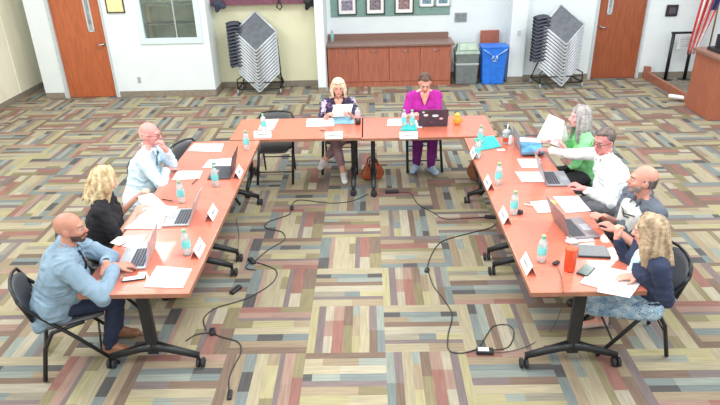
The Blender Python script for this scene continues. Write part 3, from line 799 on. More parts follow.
# woman in floral top
floral = pattern('floral_print', [(0, '34304c'), (.45, '5d4f76'), (.6, 'd0c0d4'), (.72, '8a6090'), (.80, '38304c')], 17)
person('blonde woman with glasses in dark floral top holding a paper, legs crossed', (-.41, 7.50, .56), (0, -1), (-.385, 7.385, 1.085), (.06, -1, -.02), sk_fair,
  (-.25, 7.10, .83), (-.52, 7.14, .80), (-.34, 6.99, .09), (-.60, 7.16, .20), floral, fabric('mauve', '987a80'), (M('sneaker_white', 'dcdcd8', .6), 'shoe'),
  hair=('bob', hb3, True), glasses=M('glasses_tan', '9a6c60', .3), female=True, sleeve='elbow', pantlen=.72, knees=((-.46, 7.08, .60), (-.32, 7.10, .54)), toes=((.1, -1, 0), (-.25, -1, .1)), lcurl=.7, rcurl=.5, neckline=.09)
# person in magenta
person('short-haired person in magenta top and purple trousers typing on a dark laptop', (.68, 7.50, .56), (0, -1), (.685, 7.37, 1.13), (0, -.85, -.53), sk_fair,
  (.72, 7.10, .81), (.52, 7.13, .80), (.77, 7.20, .09), (.59, 7.27, .09), fabric('magenta', 'b0229a', var=.05), fabric('purple', '7a2580'), (M('sneaker_blue', 'a8c4dc', .6), 'shoe'),
  hair=('short', hbr), female=True, sleeve='elbow', toes=((.45, -1, 0), (-.45, -1, 0)), lcurl=.4, rcurl=.4, bulk=1.12, neckline=.12)
# grey-haired woman in green
person('woman with long grey hair in bright green shirt holding up white sheets', (2.28, 5.82, .56), (-1, .05), at(580, 117, 1.16), (-1, -.02, -.02), sk_pale,
  at(563, 146, .93), at(551, 142, .92), (1.90, 5.65, .09), (1.88, 5.90, .09), fabric('green', '8bdc96', var=.04), fabric('charcoal', '26262c'), (M('shoe_black', '2a2528', .5), 'shoe'),
  hair=('long', hg), female=True, sleeve='elbow', lcurl=.7, rcurl=.6, lpole=(.5, -.1, -1), rpole=(.5, .2, -1), bulk=1.12)
# man in white shirt
person('man with glasses and grey-brown hair in white shirt reaching across the table', (2.30, 5.00, .56), (-1, .05), at(604, 141, 1.15), (-1, -.55, -.22), sk_rose,
  at(584, 189, .80), at(546, 150, .84), (1.92, 4.85, .09), (1.90, 5.15, .09), fabric('white', 'e4eced', var=.03), fabric('dark_grey', '5b5c62'), (M('shoe_black', '2a2528', .5), 'shoe'),
  hair=('short', hgb), glasses=M('glasses_dark', '4a2e34', .3), collar=(fabric('white_c', 'e9f0f0', var=.02), 1), lcurl=.5, rcurl=.5, lpole=(.3, -.6, -1), rpole=(.2, .2, -1), knees=((1.90, 4.76, .66), (1.93, 5.05, .56)), bulk=1.22)
# balding man in grey polo
polo = fabric('grey_polo', '5d6673', var=.06)
pp = person('balding man with grey beard in grey and white polo shirt', (2.20, 4.38, .56), (-1, -.12), at(643, 180, 1.17), (-1, .18, .05), sk_mid,
  at(617, 231, .80), at(604, 217, .80), (1.80, 4.25, .09), (1.80, 4.55, .09), polo, fabric('charcoal', '26262c'), (M('shoe_black', '2a2528', .5), 'shoe'),
  hair=('fringe', hgb), beard=M('beard_grey', '8f8680', .9), sleeve='elbow', bulk=1.2, collar=(polo, 1), lcurl=.4, rcurl=.4, lpole=(.3, -.6, -1), rpole=(.3, .3, -1))
bm = BM(); n0 = pp['neck']; S, Sf, Rt = pp['S'], pp['Sf'], pp['Rt']
for s in (-1, 1): rcone(bm, n0-S*.13+Rt*s*.06+Sf*.068, n0-S*.36+Rt*s*.06+Sf*.090, .088, .100, flat=.9, up=Sf)
fused('chest_panel', bm, fabric('white_panel', 'dfe5e2', var=.03), pp['shirt'], pp['inv'], .009, 3)
bm = BM()
for o_ in (.0, .03): tube(bm, [n0-S*(.10+o_)-Rt*.10+Sf*.135, n0-S*(.12+o_)+Sf*.165, n0-S*(.10+o_)+Rt*.10+Sf*.135], .005, n=6)
bmesh.ops.transform(bm, matrix=pp['inv'], verts=bm.verts[:]); obj('chest_stripe', bm, blackp, pp['shirt'])
# woman in navy cardigan
blueprint = pattern('blue_print', [(0, '2f5f8a'), (.25, 'd9e8ec'), (.5, '6f9fc0'), (.7, '33547a'), (.85, 'c0dbe4')], 62)
p9 = person('woman with long ash-blonde hair in navy cardigan and blue patterned skirt', (1.99, 3.72, .56), (-1, .10), at(650, 231, 1.14), (-.90, .52, -.22), sk_fair,
  at(638, 276, .78), at(617, 238, .90), (1.80, 3.96, .09), (1.86, 4.08, .09), fabric('navy_knit', '2a3450', var=.08), None, (M('flat_beige', 'c0aaa2', .6), 'flat'),
  hair=('long', hb2), female=True, sleeve='long', skirt=blueprint, toes=((-1, -.15, 0), (-1, -.1, 0)), lcurl=.12, rcurl=.9, ldir=(-1, .05, -.05), rdir=(-.2, .1, 1), rup=(-1, 0, 0), lpole=(.6, -.7, -.5), rpole=(-.2, .5, -1), bulk=1.15,
  knees=((1.64, 3.78, .53), (1.66, 3.98, .53)))
bm = BM(); n0 = p9['neck']; S, Sf, Rt = p9['S'], p9['Sf'], p9['Rt']
rcone(bm, n0-S*.10+Sf*.06, n0-S*.32+Sf*.095, .07, .085, flat=.8, up=Sf)
fused('blouse', bm, pattern('blouse_stripe', [(0, 'e4efee'), (.6, '59bfc0'), (.8, 'd8e8e8')], 25), p9['root'], p9['inv'], .009, 3)

# ------------------------------------------------------------------ things on the tables
def flatR(p0, p1): return math.atan2(p1.y-p0.y, p1.x-p0.x)
SZ = [TZ]
def sheet(quad, label, group='loose white sheets on the tables', z=None, mt=None, t=.0025, name='paper_sheet', cat='paper', text=True):
    """four corners seen in the photograph, as a thin stack lying at height z"""
    z = z or TZ+random.random()*.001
    P = [at(u, v, z) for u, v in quad]; c = sum(P, V())/4
    bm = BM(); a = [bm.verts.new((p.x-c.x, p.y-c.y, 0)) for p in P]; b = [bm.verts.new((p.x-c.x, p.y-c.y, t)) for p in P]
    bm.faces.new(a); bm.faces.new(b)
    for k in range(4): bm.faces.new((a[k], a[(k+1) % 4], b[(k+1) % 4], b[k]))
    o = obj(name, bm, mt or paper_m); o.location = c; tag(o, label, cat, group)
    return o
sheets = [
 ([(144, 287), (157, 266), (192, 269), (183, 288)], 'white sheet at the near end of left wing, beside the phone'),
 ([(110, 243), (118, 237), (146, 235), (140, 251)], 'white sheet partly under the silver laptop nearest camera'),
 ([(124, 229), (139, 215), (166, 217), (160, 229)], 'white sheet on left wing between the two silver laptops'),
 ([(138, 215), (146, 204), (178, 207), (168, 216)], 'white sheets stacked under the papers held by blonde woman in black'),
 ([(172, 180), (177, 171), (203, 171), (199, 179)], 'white sheet before the man with tie, in front of his arm'),
 ([(202, 168), (209, 160), (234, 158), (230, 168)], 'white sheet behind the dark laptop of the left wing'),
 ([(188, 151), (194, 144), (224, 144), (221, 152)], 'white sheet on far end of left wing beside the empty chair'),
 ([(258, 130), (263, 120), (279, 119), (273, 130)], 'white sheet on far table before the empty chair'),
 ([(306, 127), (307, 119), (335, 118), (334, 126)], 'white sheet on far table left of the blue folder'),
 ([(387, 126), (388, 119), (402, 119), (402, 126)], 'white sheet on far table left of the pair of bottles'),
 ([(411, 127), (411, 120), (424, 120), (422, 128)], 'white sheet tucked beside the dark laptop with stickers'),
 ([(517, 159), (540, 159), (541, 168), (522, 168)], 'white sheet on right wing just before the blue brochure'),
 ([(515, 172), (545, 172), (549, 182), (522, 182)], 'white sheet on right wing beside grey laptop lid'),
 ([(530, 202), (552, 200), (556, 212), (538, 213)], 'white sheet left of the yellow note on the right wing'),
 ([(553, 197), (578, 196), (591, 211), (566, 213)], 'white sheet on right wing behind grey laptop with yellow note'),
 ([(566, 237), (592, 233), (594, 241), (572, 243)], 'white sheet under the white mouse on right wing'),
 ([(580, 283), (594, 265), (632, 272), (628, 296)], 'white sheet by the phone under the hand of woman in navy'),
]
for q, lb in sheets: sheet(q, lb)
o = sheet([(597, 292), (600, 279), (641, 283), (630, 298)], 'white sheet lying on top at near end of right wing', z=TZ+.004)
# teal folder, teal card, blue folder, brochure
sheet([(474, 139), (494, 136), (501, 147), (479, 151)], 'bright teal folder on the right corner of the tables', None, mt=teal_m, t=.008, name='folder', cat='folder')
sheet([(401, 131), (403, 125), (416, 125), (417, 131)], 'small teal card between the two bottles on far table', None, mt=teal_m, t=.02, name='card', cat='card')
sheet([(334, 124), (334, 118), (354, 117), (354, 124)], 'light blue folder on far table under the held paper', None, mt=M('blue_folder', '8cc4da', .5), t=.006, name='folder', cat='folder')
lb = thing('brochure', 'blue printed brochure with white header in front of grey-haired woman', 'brochure', (0, 0, 0))
q = [at(u, v, TZ) for u, v in ((518, 157), (515, 139), (538, 141), (541, 156))]
c = sum(q, V())/4; lb.location = c+V((.03, 0, .017))
def quadm(bm, pts, z0, z1):
    a = [bm.verts.new((p.x, p.y, z0)) for p in pts]; b = [bm.verts.new((p.x, p.y, z1)) for p in pts]
    bm.faces.new(a); bm.faces.new(b)
    for k in range(4): bm.faces.new((a[k], a[(k+1) % 4], b[(k+1) % 4], b[k]))
bm = BM(); quadm(bm, [p-c for p in q], 0, .012); obj('cover', bm, M('brochure_dark', '55687c', .5), lb)
il = lambda a, b: (q[0]*(1-a)*(1-b)+q[3]*a*(1-b)+q[1]*(1-a)*b+q[2]*a*b)-c
bm = BM(); quadm(bm, [il(.05, .08), il(.95, .08), il(.95, .66), il(.05, .66)], .012, .014); obj('blue_panel', bm, M('brochure_blue', '5aa7dc', .4, var=.2, scale=8), lb)
bm = BM(); quadm(bm, [il(.05, .70), il(.95, .70), il(.95, .95), il(.05, .95)], .012, .014); obj('header_panel', bm, paper_m, lb)

# held papers: real curved sheets
def held(corners, label, bend=.02, group='sheets held in hands', mt=None):
    A, B, Cc, Dd = [V(p) for p in corners]; n = (B-A).cross(Dd-A).normalized(); c = (A+B+Cc+Dd)/4
    bm = BM(); N = 8; vs = [[bm.verts.new((A*(1-s)+B*s)*(1-t)+(Dd*(1-s)+Cc*s)*t+n*bend*math.sin(PI*s)-c) for s in [i/N for i in range(N+1)]] for t in (0, .33, .66, 1)]
    for a, b in zip(vs, vs[1:]):
        for i in range(N): bm.faces.new((a[i], a[i+1], b[i+1], b[i])).smooth = True
    o = obj('paper_sheet', bm, mt or paper_m); o.location = c; m_ = o.modifiers.new('s', 'SOLIDIFY'); m_.thickness = .002
    tag(o, label, 'paper', group); return o
held([at(139, 206, .80), at(166, 205, .78), at(152, 193, .86), at(138, 196, .88)], 'white sheets lifted in the hand of blonde woman in black')
held([(-.47, 7.09, .80), (-.24, 7.06, .81), (-.20, 7.12, .95), (-.44, 7.16, .93)], 'white sheet with grey text held by woman in floral top', .01)
held([at(536, 139, .90), at(560, 147, .92), at(565, 121, 1.10), at(549, 114, 1.14)], 'large white sheet held upright by grey-haired woman in green', .02)
held([at(555, 143, .90), at(570, 140, .92), at(566, 126, 1.06), at(556, 124, 1.08)], 'second white sheet held close behind the upright one by woman in green', .01)

# name cards (folded tents)
def tent():
    o = thing('name_card', '', 'name card')
    bm = BM(); L, hh, w_ = .20, .075, .035
    for s in (-1, 1):
        a = [(-L/2, s*w_, 0), (L/2, s*w_, 0), (L/2, 0, hh), (-L/2, 0, hh)]
        v = [bm.verts.new(p) for p in a]; v2 = [bm.verts.new((p[0], p[1]-s*.002, p[2])) for p in a]
        bm.faces.new(v); bm.faces.new(v2)
        for k in range(4): bm.faces.new((v[k], v[(k+1) % 4], v2[(k+1) % 4], v2[k]))
    obj('card', bm, paper_m, o)
    bm = BM(); ny = V((0, -hh, -w_)).normalized()
    rr = random.Random(3); x = -.055
    while x < .05:
        wl = rr.uniform(.006, .014)
        pts = [V((x, -w_*.62-.0015, .028)), V((x+wl, -w_*.62-.0015, .028)), V((x+wl, -w_*.38-.0015, .046)), V((x, -w_*.38-.0015, .046))]
        bm.faces.new([bm.verts.new(p) for p in pts]); x += wl+.004
    obj('printed_name', bm, ink_m, o)
    return o
tp = tent()
tents = [(198, 252, PI/2, 'white folded name card nearest the camera on left wing'), (211.5, 216, PI/2, 'white folded name card opposite the blonde woman in black'),
 (238, 175, PI/2, 'pale blue-white name card beside dark laptop on left wing'), (263, 137, 0.02, 'white name card on far table before the empty chair'), (334, 138, 0, 'white name card before the woman in floral top'),
 (408.5, 138, 0, 'white name card in front of the pair of bottles and teal card'), (474.5, 156, -PI/2, 'white name card beside the teal folder'), (489, 186, -PI/2, 'white name card across from the woman in green, second along right wing'),
 (505, 219, -PI/2, 'white name card beside bottle and black puck on right wing'), (528, 268, -PI/2, 'white name card nearest the camera on right wing')]
for k, (u, v, rz, lb) in enumerate(tents):
    p = at(u, v, TZ)
    if k in (0, 1, 2): p.x += 0
    if k == 0: tp.location = p; tp.rotation_euler.z = rz; tp['label'] = lb; tp['group'] = 'name cards'
    else: dup(tp, p, rz, lb, 'name cards')

# laptops: local +Y is towards the user, hinge at -Y
def laptop(label, loc, rz, mt, scr, ang=100, w_=.32, d_=.22, stickers=False, kb=True):
    o = thing('laptop', label, 'laptop', loc, rz)
    bm = BM(); bx(bm, -w_/2, w_/2, -d_/2, d_/2, 0, .014); b = obj('base', bm, mt, o, bevel=.004)
    bm = BM()
    for i in range(13):
        for j in range(5): bx(bm, -w_*.42+i*w_*.84/13, -w_*.42+(i+.85)*w_*.84/13, -d_*.40+j*.022, -d_*.40+j*.022+.018, .014, .0165)
    obj('keyboard', bm, keys_m, b)
    bm = BM(); bx(bm, -.05, .05, d_*.16, d_*.44, .0135, .0148); obj('touchpad', bm, M('touchpad', 'a0a4a8', .3), b)
    R = Matrix.Rotation(math.radians(ang-90), 3, 'X')
    H = V((0, -d_/2+.004, .012)); L_ = d_
    bm = BM(); box(bm, H+R@V((0, -.003, L_/2)), (w_, .006, L_), R); l = obj('screen_lid', bm, mt, o, bevel=.002)
    bm = BM(); box(bm, H+R@V((0, .0012, L_/2)), (w_*.95, .002, L_*.9), R); obj('display', bm, scr, l)
    if stickers:
        for (sx, sz, a, b_, cc) in ((-.02, .14, .05, .022, 'c8e4ee'), (.09, .15, .035, .02, 'e3e8ee'), (-.09, .10, .03, .018, 'e7c9cf'), (.02, .05, .02, .012, '8a5f72'), (.12, .19, .02, .015, 'cfd6dc')):
            bm = BM(); lathe(bm, [(1, 0), (1, .05)], n=14)
            Mx = Matrix.Translation(H+R@V((-sx, -.0075, sz))) @ R.to_4x4() @ Matrix.Rotation(PI/2, 4, 'X') @ Matrix.Diagonal((a*.8, b_*.8, .03, 1))
            bmesh.ops.transform(bm, matrix=Mx, verts=bm.verts[:]); obj('sticker', bm, M('sticker_'+cc, cc, .5), l)
    return o
def lyaw(dx, dy): return yawv(dx, dy)
# user at -x: local +Y -> (-1, 0)
laptop('open silver laptop with lavender screen before bald man in blue jacket', at(136, 259, TZ), lyaw(-1, -.10), silver, screen_m, 104)
laptop('open silver laptop in front of blonde woman in black', at(180, 218, TZ), lyaw(-1, -.05), silver, screen_dk, 110)
laptop('open dark laptop before man with tie on left wing', at(222, 173, TZ), lyaw(-1, -.02), darklap, screen_dk, 102)
laptop('dark laptop covered in round stickers before person in magenta', (.74, 6.93, TZ), 0, M('laptop_plum', '4e4654', .4, .2), screen_dk, 106, w_=.34, stickers=True)
laptop('open grey laptop whose lid faces the middle, before man in white shirt', at(558, 180, TZ)+V((-.02, 0.02, 0)), lyaw(1, -.05), M('laptop_grey', '9a9ca4', .4, .4), screen_dk, 108, w_=.34, d_=.235)
laptop('open grey laptop with yellow note on its lid, before balding man', at(576, 229, TZ), lyaw(1, .12), M('laptop_taupe', '8f868a', .4, .4), screen_dk, 112, w_=.34, d_=.235)
laptop('open grey laptop standing beside the iced drink and blue brochure', at(530, 148, TZ)+V((-.03, .02, 0)), lyaw(1, 0), M('laptop_grey', '9a9ca4', .4, .4), screen_dk, 100, w_=.30, d_=.2).location.z = TZ-.0
bm = BM(); box(bm, (0, 0, .045), (.012, .05, .09)); o = obj('sticky_note', bm, M('yellow_note', 'd8e070', .7)); o.location = at(553, 211, TZ); o.rotation_euler.z = .2
tag(o, 'yellow-green note pad standing left of the grey laptop lid', 'note')

def at_box(name, label, cat, u, v, size, rz, mt, z=TZ, bevel=.004, grp=None):
    bm = BM(); bx(bm, -size[0]/2, size[0]/2, -size[1]/2, size[1]/2, 0, size[2]); o = obj(name, bm, mt, bevel=bevel); o.location = at(u, v, z); o.rotation_euler.z = rz
    return tag(o, label, cat, grp)
def phone(label, u, v, rz, mt, scr, s=(.075, .15)):
    o = at_box('phone', label, 'phone', u, v, (s[0], s[1], .01), rz, mt)
    bm = BM(); bx(bm, -s[0]*.44, s[0]*.44, -s[1]*.46, s[1]*.46, .0098, .0112); obj('phone_screen', bm, scr, o)
phone('pale phone in dark case beside the laptop at near left', 134, 279, -1.35, blackp, M('pale_screen', 'c5cbd2', .2), (.055, .16))
phone('black phone with greenish screen beside papers on the right wing', 586, 271, -.7, blackp, M('green_screen', '4d6a62', .15), (.08, .15))
o = at_box('tablet', 'grey closed tablet in dark case on right wing near woman in navy', 'tablet', 592, 252, (.23, .17, .012), -.12, M('tablet_case', '3c3e44', .5))
bm = BM(); bx(bm, -.108, .108, -.078, .078, .0118, .0135); obj('cover', bm, M('tablet_grey', '6d7276', .35, var=.1, scale=80), o)
bm = BM(); lathe(bm, [(.03, 0), (.034, .008), (.032, .022), (.018, .034), (.004, .037)], n=18)
bmesh.ops.transform(bm, matrix=Matrix.Diagonal((.95, 1.5, 1, 1)), verts=bm.verts[:])
o = obj('computer_mouse', bm, M('mouse_white', 'd9dde0', .35)); o.location = at(572, 243, TZ); o.rotation_euler.z = 1.2; tag(o, 'white computer mouse behind the orange tumbler', 'mouse')
bm = BM(); lathe(bm, [(.028, 0), (.03, .005), (.028, .02), (.01, .026)], n=18); o = obj('speaker_puck', bm, blackp); o.location = at(519.5, 213, TZ); tag(o, 'small round black puck beside water bottle on right wing', 'puck')
o = at_box('cable_adapter', 'small black adapter lying between bottle and orange tumbler', 'adapter', 556, 264, (.03, .06, .02), -.9, blackp, bevel=.008)
# orange tumbler
o = thing('tumbler', 'tall orange-red tumbler on right wing beside the dark tablet', 'tumbler', at(569, 270, TZ))
bm = BM(); lathe(bm, [(.034, 0), (.037, .006), (.043, .16), (.044, .165)], n=24); obj('cup_body', bm, M('orange_red', 'd9542e', .35), o)
bm = BM(); lathe(bm, [(.045, .165), (.045, .178), (.03, .186), (.012, .188)], n=24); obj('cup_lid', bm, M('orange_lid', 'd2603c', .35), o)
# orange mug, soda bottle, iced drink
o = thing('yellow_cup', 'round orange-yellow cup with lid on far table beside the sticker laptop', 'cup', at(457, 124, TZ))
bm = BM(); lathe(bm, [(.03, 0), (.045, .02), (.05, .05), (.04, .085), (.028, .095)], n=20); obj('cup_body', bm, M('amber', 'efa53a', .4), o)
bm = BM(); lathe(bm, [(.03, .095), (.032, .12), (.02, .135), (.008, .14)], n=16); obj('cup_lid', bm, M('amber_lid', 'f0cf58', .4), o)
bm = BM(); tube(bm, [(.045, 0, .03), (.075, 0, .04), (.075, 0, .06), (.045, 0, .07)], .007); obj('handle', bm, M('amber', 'efa53a', .4), o)
o = thing('soda_bottle', 'clear bottle with dark cola left in the bottom on far table', 'bottle', at(358, 124, TZ))
bm = BM(); lathe(bm, [(.03, 0), (.034, .01), (.034, .075)], n=18); obj('cola', bm, M('cola', '3a2422', .2), o)
bm = BM(); lathe(bm, [(.034, .075), (.034, .15), (.026, .175), (.013, .195), (.013, .205)], n=18); b_ = obj('bottle_body', bm, glass_m, o)
bm = BM(); lathe(bm, [(.0345, .085), (.035, .087), (.035, .13), (.0345, .132)], n=18); obj('bottle_label', bm, M('pink_label', 'd9b9c6', .5), o)
o = thing('iced_drink', 'clear iced drink cup with straw and red label at right corner', 'cup', at(506, 143, TZ))
bm = BM(); lathe(bm, [(.033, 0), (.036, .004), (.046, .12)], n=20); obj('cup_body', bm, M('iced_cup', 'cfdfe4', .15, trans=.5), o)
bm = BM(); lathe(bm, [(.048, .12), (.048, .128), (.03, .15), (.012, .152)], n=20); obj('cup_lid', bm, M('clear_lid', 'dfeaf0', .2, trans=.4), o)
bm = BM(); tube(bm, [(0, 0, .10), (.005, 0, .21)], .005); obj('straw', bm, paper_m, o)
bm = BM(); lathe(bm, [(.0375, .02), (.0425, .075)], n=20, caps=False); obj('sleeve', bm, M('red_sleeve', 'c8583f', .5), o)
at_box('tissue_box', 'small white box right behind the iced drink', 'box', 509.5, 144, (.03, .05, .10), .1, paper_m)
at_box('place_card', 'small white card lying in front of iced drink', 'card', 501, 150, (.08, .05, .004), .1, paper_m, bevel=0)
bm = BM(); lathe(bm, [(.022, 0), (.022, .01), (.012, .014)], n=14); o = obj('coin_puck', bm, M('puck_grey', '7a7f84', .4)); o.location = at(214, 164, TZ+.004); tag(o, 'small grey round object on white sheet by dark laptop', 'puck')
def pen(label, a, b, mt, z=TZ+.006):
    p, q = at(*a, z), at(*b, z); c = (p+q)/2; bm = BM(); tube(bm, [p-c, p-c+(q-p)*.9, q-c], [.0045, .0045, .001]); o = obj('pen', bm, mt); o.location = c
    tag(o, label, 'pen', 'pens on the tables')
pen('black pen lying on sheets before blonde woman in black', (162, 199), (173, 201), black_m)
pen('dark pen on the sheet beside the nearest silver laptop', (118, 247), (126, 243), M('pen_red', '6a2f3a', .4), TZ+.012)
pen('dark pen on table between white sheets of left wing', (192, 184), (198, 178), black_m)
pen('white pen lying before the name card of the woman in floral top', (320, 130), (326, 131), black_m)
pen('white pen left of the sheet and yellow note on right wing', (524, 204), (536, 206), M('pen_white', 'e3e3e0', .4))

# ------------------------------------------------------------------ cables and bags on the floor
def cable(label, pts, r=.006, mt=None, grp='cables on the carpet'):
    P = [V(p) if len(p) == 3 else at(p[0], p[1], r) for p in pts]
    P = [V(p) for p in P]; out = []
    for i in range(len(P)-1):
        p0, p1, p2, p3 = P[max(i-1, 0)], P[i], P[i+1], P[min(i+2, len(P)-1)]
        for k in range(8):
            t = k/8; out.append(.5*((2*p1)+(p2-p0)*t+(2*p0-5*p1+4*p2-p3)*t*t+(3*p1-p0-3*p2+p3)*t**3))
    out.append(P[-1]); c = out[0].copy(); c.z = 0
    bm = BM(); tube(bm, [o_-c for o_ in out], r*.8, n=6); o = obj('cable', bm, mt or M('cable_black', '333436', .6)); o.location = c
    tag(o, label, 'cable', grp); return o
grey_c = M('cable_grey', '55554f', .6)
cable('black cable from under left wing looping across carpet to the far tables', [(206, 330), (204, 318), (216, 308), (236, 302), (252, 296), (272, 283), (277, 272), (268, 266), (252, 262), (246, 268), (256, 270)], .006)
cable('black cable winding from left wing up to the middle of the far tables', [(254, 262), (268, 250), (284, 240), (282, 232), (266, 228), (268, 222), (288, 215), (292, 209), (292, 205), (300, 200), (330, 203), (352, 201), (368, 194)], .006)
cable('black cable branching from plug towards lower left carpet edge', [(212, 333), (222, 337), (238, 342), (241, 352), (234, 366), (229, 380), (230, 398)], .006)
cable('short black cable from left wing caster to plug junction', [(186, 341), (195, 335), (205, 333), (212, 333)], .006)
cable('thin dark cable hanging under left wing beside the name card', [(236, 218), (239, 235), (238, 250), (243, 258)], .004, grey_c)
cable('black cable from far tables curving right under right wing', [(396, 193), (410, 193), (418, 204), (434, 213), (445, 219), (470, 218), (488, 217)], .006)
cable('black cable from right wing down to the connector in the middle', [(495, 224), (490, 228), (470, 233), (445, 240), (436, 247), (430, 258), (427, 268)], .006)
cable('black cable from middle connector down to the power brick', [(428, 270), (433, 285), (444, 300), (452, 315), (448, 335), (449, 350), (462, 353), (478, 349)], .006)
cable('looped black cable lying behind the power brick', [(480, 346), (488, 333), (494, 326), (508, 325), (514, 333), (508, 347), (490, 350)], .005)
c0 = at(556, 264, TZ+.01)
cable('thin cable hanging from right wing table down to the power brick', [(c0.x, c0.y, TZ+.01), tuple(at(561, 276, TZ+.006)), tuple(at(563, 291, TZ+.006)), tuple(at(563, 294, TZ-.02)), tuple(at(560, 312, .35)), tuple(at(551, 330, .01)), tuple(at(530, 345, .006)), tuple(at(505, 352, .006)), tuple(at(490, 351, .006))], .0035, grey_c)
def plug(label, u, v, size, rz, mt=blackp):
    o = at_box('power_brick', label, 'power brick', u, v, size, rz, mt, z=0, bevel=.01, grp='plugs and bricks on the carpet')
    return o
o = plug('black power brick with white sticker beside the looped cable', 484.5, 353, (.13, .06, .035), -.05)
bm = BM(); bx(bm, -.05, .03, -.02, .022, .034, .0365); obj('white_sticker', bm, paper_m, o)
plug('black cable plug on floor beneath left wing, upright pair', 236, 291, (.05, .13, .03), -.5)
plug('black connector at the branching of cables by left wing', 213, 333, (.05, .08, .03), .3)
plug('black plug at the lower end of the left cable', 230, 396, (.035, .09, .025), .1)
plug('black connector where cable meets left wing caster', 252, 262, (.05, .11, .03), .6)
plug('small connector on the cable in mid carpet right', 427, 271, (.04, .07, .025), -.3)
plug('black splitter on floor behind far tables beside handbag', 392, 193, (.16, .05, .035), .05)
plug('black connector under right wing edge', 490, 218, (.12, .05, .03), -.2)
plug('black connector on the cable in mid carpet left', 292, 209, (.04, .08, .025), .1)

def bag(name, label, loc, rz, mt, w_, d_, h, soft):
    o = thing(name, label, 'bag', loc, rz)
    bm = BM()
    rcone(bm, (-w_*.28, 0, h*.33), (w_*.28, 0, h*.33), h*.32, h*.32, flat=.6, up=(0, 1, 0)); rcone(bm, (-w_*.22, 0, h*.62), (w_*.22, 0, h*.62), h*.25, h*.25, flat=.55, up=(0, 1, 0))
    rcone(bm, (-w_*.3, 0, h*.12), (w_*.3, 0, h*.12), h*.12, h*.12, flat=1)
    fused('bag_body', bm, mt, o, Matrix.Identity(4), .012, 4)
    for s in (-1, 1):
        bm = BM(); tube(bm, [(-w_*.22, s*.035, h*.78), (-w_*.17, s*.04, h*1.08), (0, s*.03, h*1.22), (w_*.17, s*.04, h*1.08), (w_*.22, s*.035, h*.78)], .009); obj('handle', bm, M('strap_brown', '6a4030', .5), o)
    return o
bag('handbag', 'orange-brown leather handbag on the floor behind far table legs', (.02, 7.0, 0), .3, M('cognac_leather', 'b05a36', .5, var=.18, scale=14, bump=.5), .28, .14, .25, 1)
bag('tote_bag', 'plain brown bag leaning under the right corner of the tables', (1.34, 6.85, 0), -.9, M('brown_leather', '96623f', .6, var=.08), .36, .16, .34, 1)
bm = BM(); 
o = None

# ------------------------------------------------------------------ bins by the wall
o = thing('waste_bin', 'grey waste bin with pale green swing lid and bag rim', 'bin', (1.86, 11.64, 0))
def tapbox(bm, w0, d0, w1, d1, z0, z1, mi=0):
    a = [bm.verts.new((sx*w0/2, sy*d0/2, z0)) for sx, sy in ((-1, -1), (1, -1), (1, 1), (-1, 1))]; b = [bm.verts.new((sx*w1/2, sy*d1/2, z1)) for sx, sy in ((-1, -1), (1, -1), (1, 1), (-1, 1))]
    fs = [bm.faces.new(a[::-1]), bm.faces.new(b)]+[bm.faces.new((a[k], a[(k+1) % 4], b[(k+1) % 4], b[k])) for k in range(4)]
    for f in fs: f.material_index = mi
bm = BM(); tapbox(bm, .40, .30, .44, .34, 0, .60); obj('bin_body', bm, M('bin_grey', '6f7878', .6), o, bevel=.02)
bm = BM(); tapbox(bm, .43, .33, .445, .345, .37, .41); obj('bag_rim', bm, M('bag_plastic', 'bcc4c4', .3), o, bevel=.01)
bm = BM(); tapbox(bm, .47, .37, .44, .33, .58, .64); tapbox(bm, .42, .31, .36, .18, .64, .76); ld_ = obj('swing_lid', bm, M('lid_green_grey', 'a0b4a6', .5), o, bevel=.015)
bm = BM(); R = Matrix.Rotation(-.36, 3, 'X'); box(bm, (0, -.135, .715), (.30, .006, .12), R); obj('flap', bm, M('flap_green', 'b2c6b6', .5), ld_)
o = thing('recycling_bin', 'blue recycling bin with clear bag draped over its rim', 'bin', (2.36, 11.60, 0))
bm = BM(); tapbox(bm, .40, .28, .48, .36, 0, .70); obj('bin_body', bm, M('bin_blue', '2a78e2', .45), o, bevel=.02)
bm = BM(); tapbox(bm, .50, .38, .51, .39, .69, .72); obj('bin_rim', bm, M('bin_blue', '2a78e2', .45), o, bevel=.008)
bm = BM(); vs = []
R = Matrix.Rotation(-.11/2, 3, 'X')
for k, (x0, z0, x1, z1) in enumerate(((-.22, .68, -.05, .56), (.22, .68, .05, .56), (-.05, .56, .0, .48), (.05, .56, 0, .48))):
    tube(bm, [(x0, -.19, z0), ((x0+x1)/2, -.195, (z0+z1)/2), (x1, -.185, z1)], [.03, .028, .02], flat=.3)
obj('clear_bag', bm, M('bag_clear', '9fc6ea', .3), o)
bm = BM()   # three chasing arrows of the recycling mark
for k in range(3):
    a0 = k*2*PI/3+PI/2
    pts = [(math.cos(a0+t)*.05, -.178, .50+math.sin(a0+t)*.05) for t in (.2, .8, 1.35)]
    tube(bm, pts, .009, n=6)
    e = a0+1.6; tube(bm, [(math.cos(e-.25)*.05, -.178, .50+math.sin(e-.25)*.05), (math.cos(e+.2)*.05, -.178, .50+math.sin(e+.2)*.05)], [.02, .001], n=6)
obj('recycling_mark', bm, M('mark_white', 'd6eaf4', .5), o)
bm = BM(); bx(bm, 2.17, 2.53, 12.0, 12.03, 0, .92); tag(obj('wooden_board', bm, cab_m, bevel=.004), 'reddish wooden board standing on its end behind the blue bin', 'board')

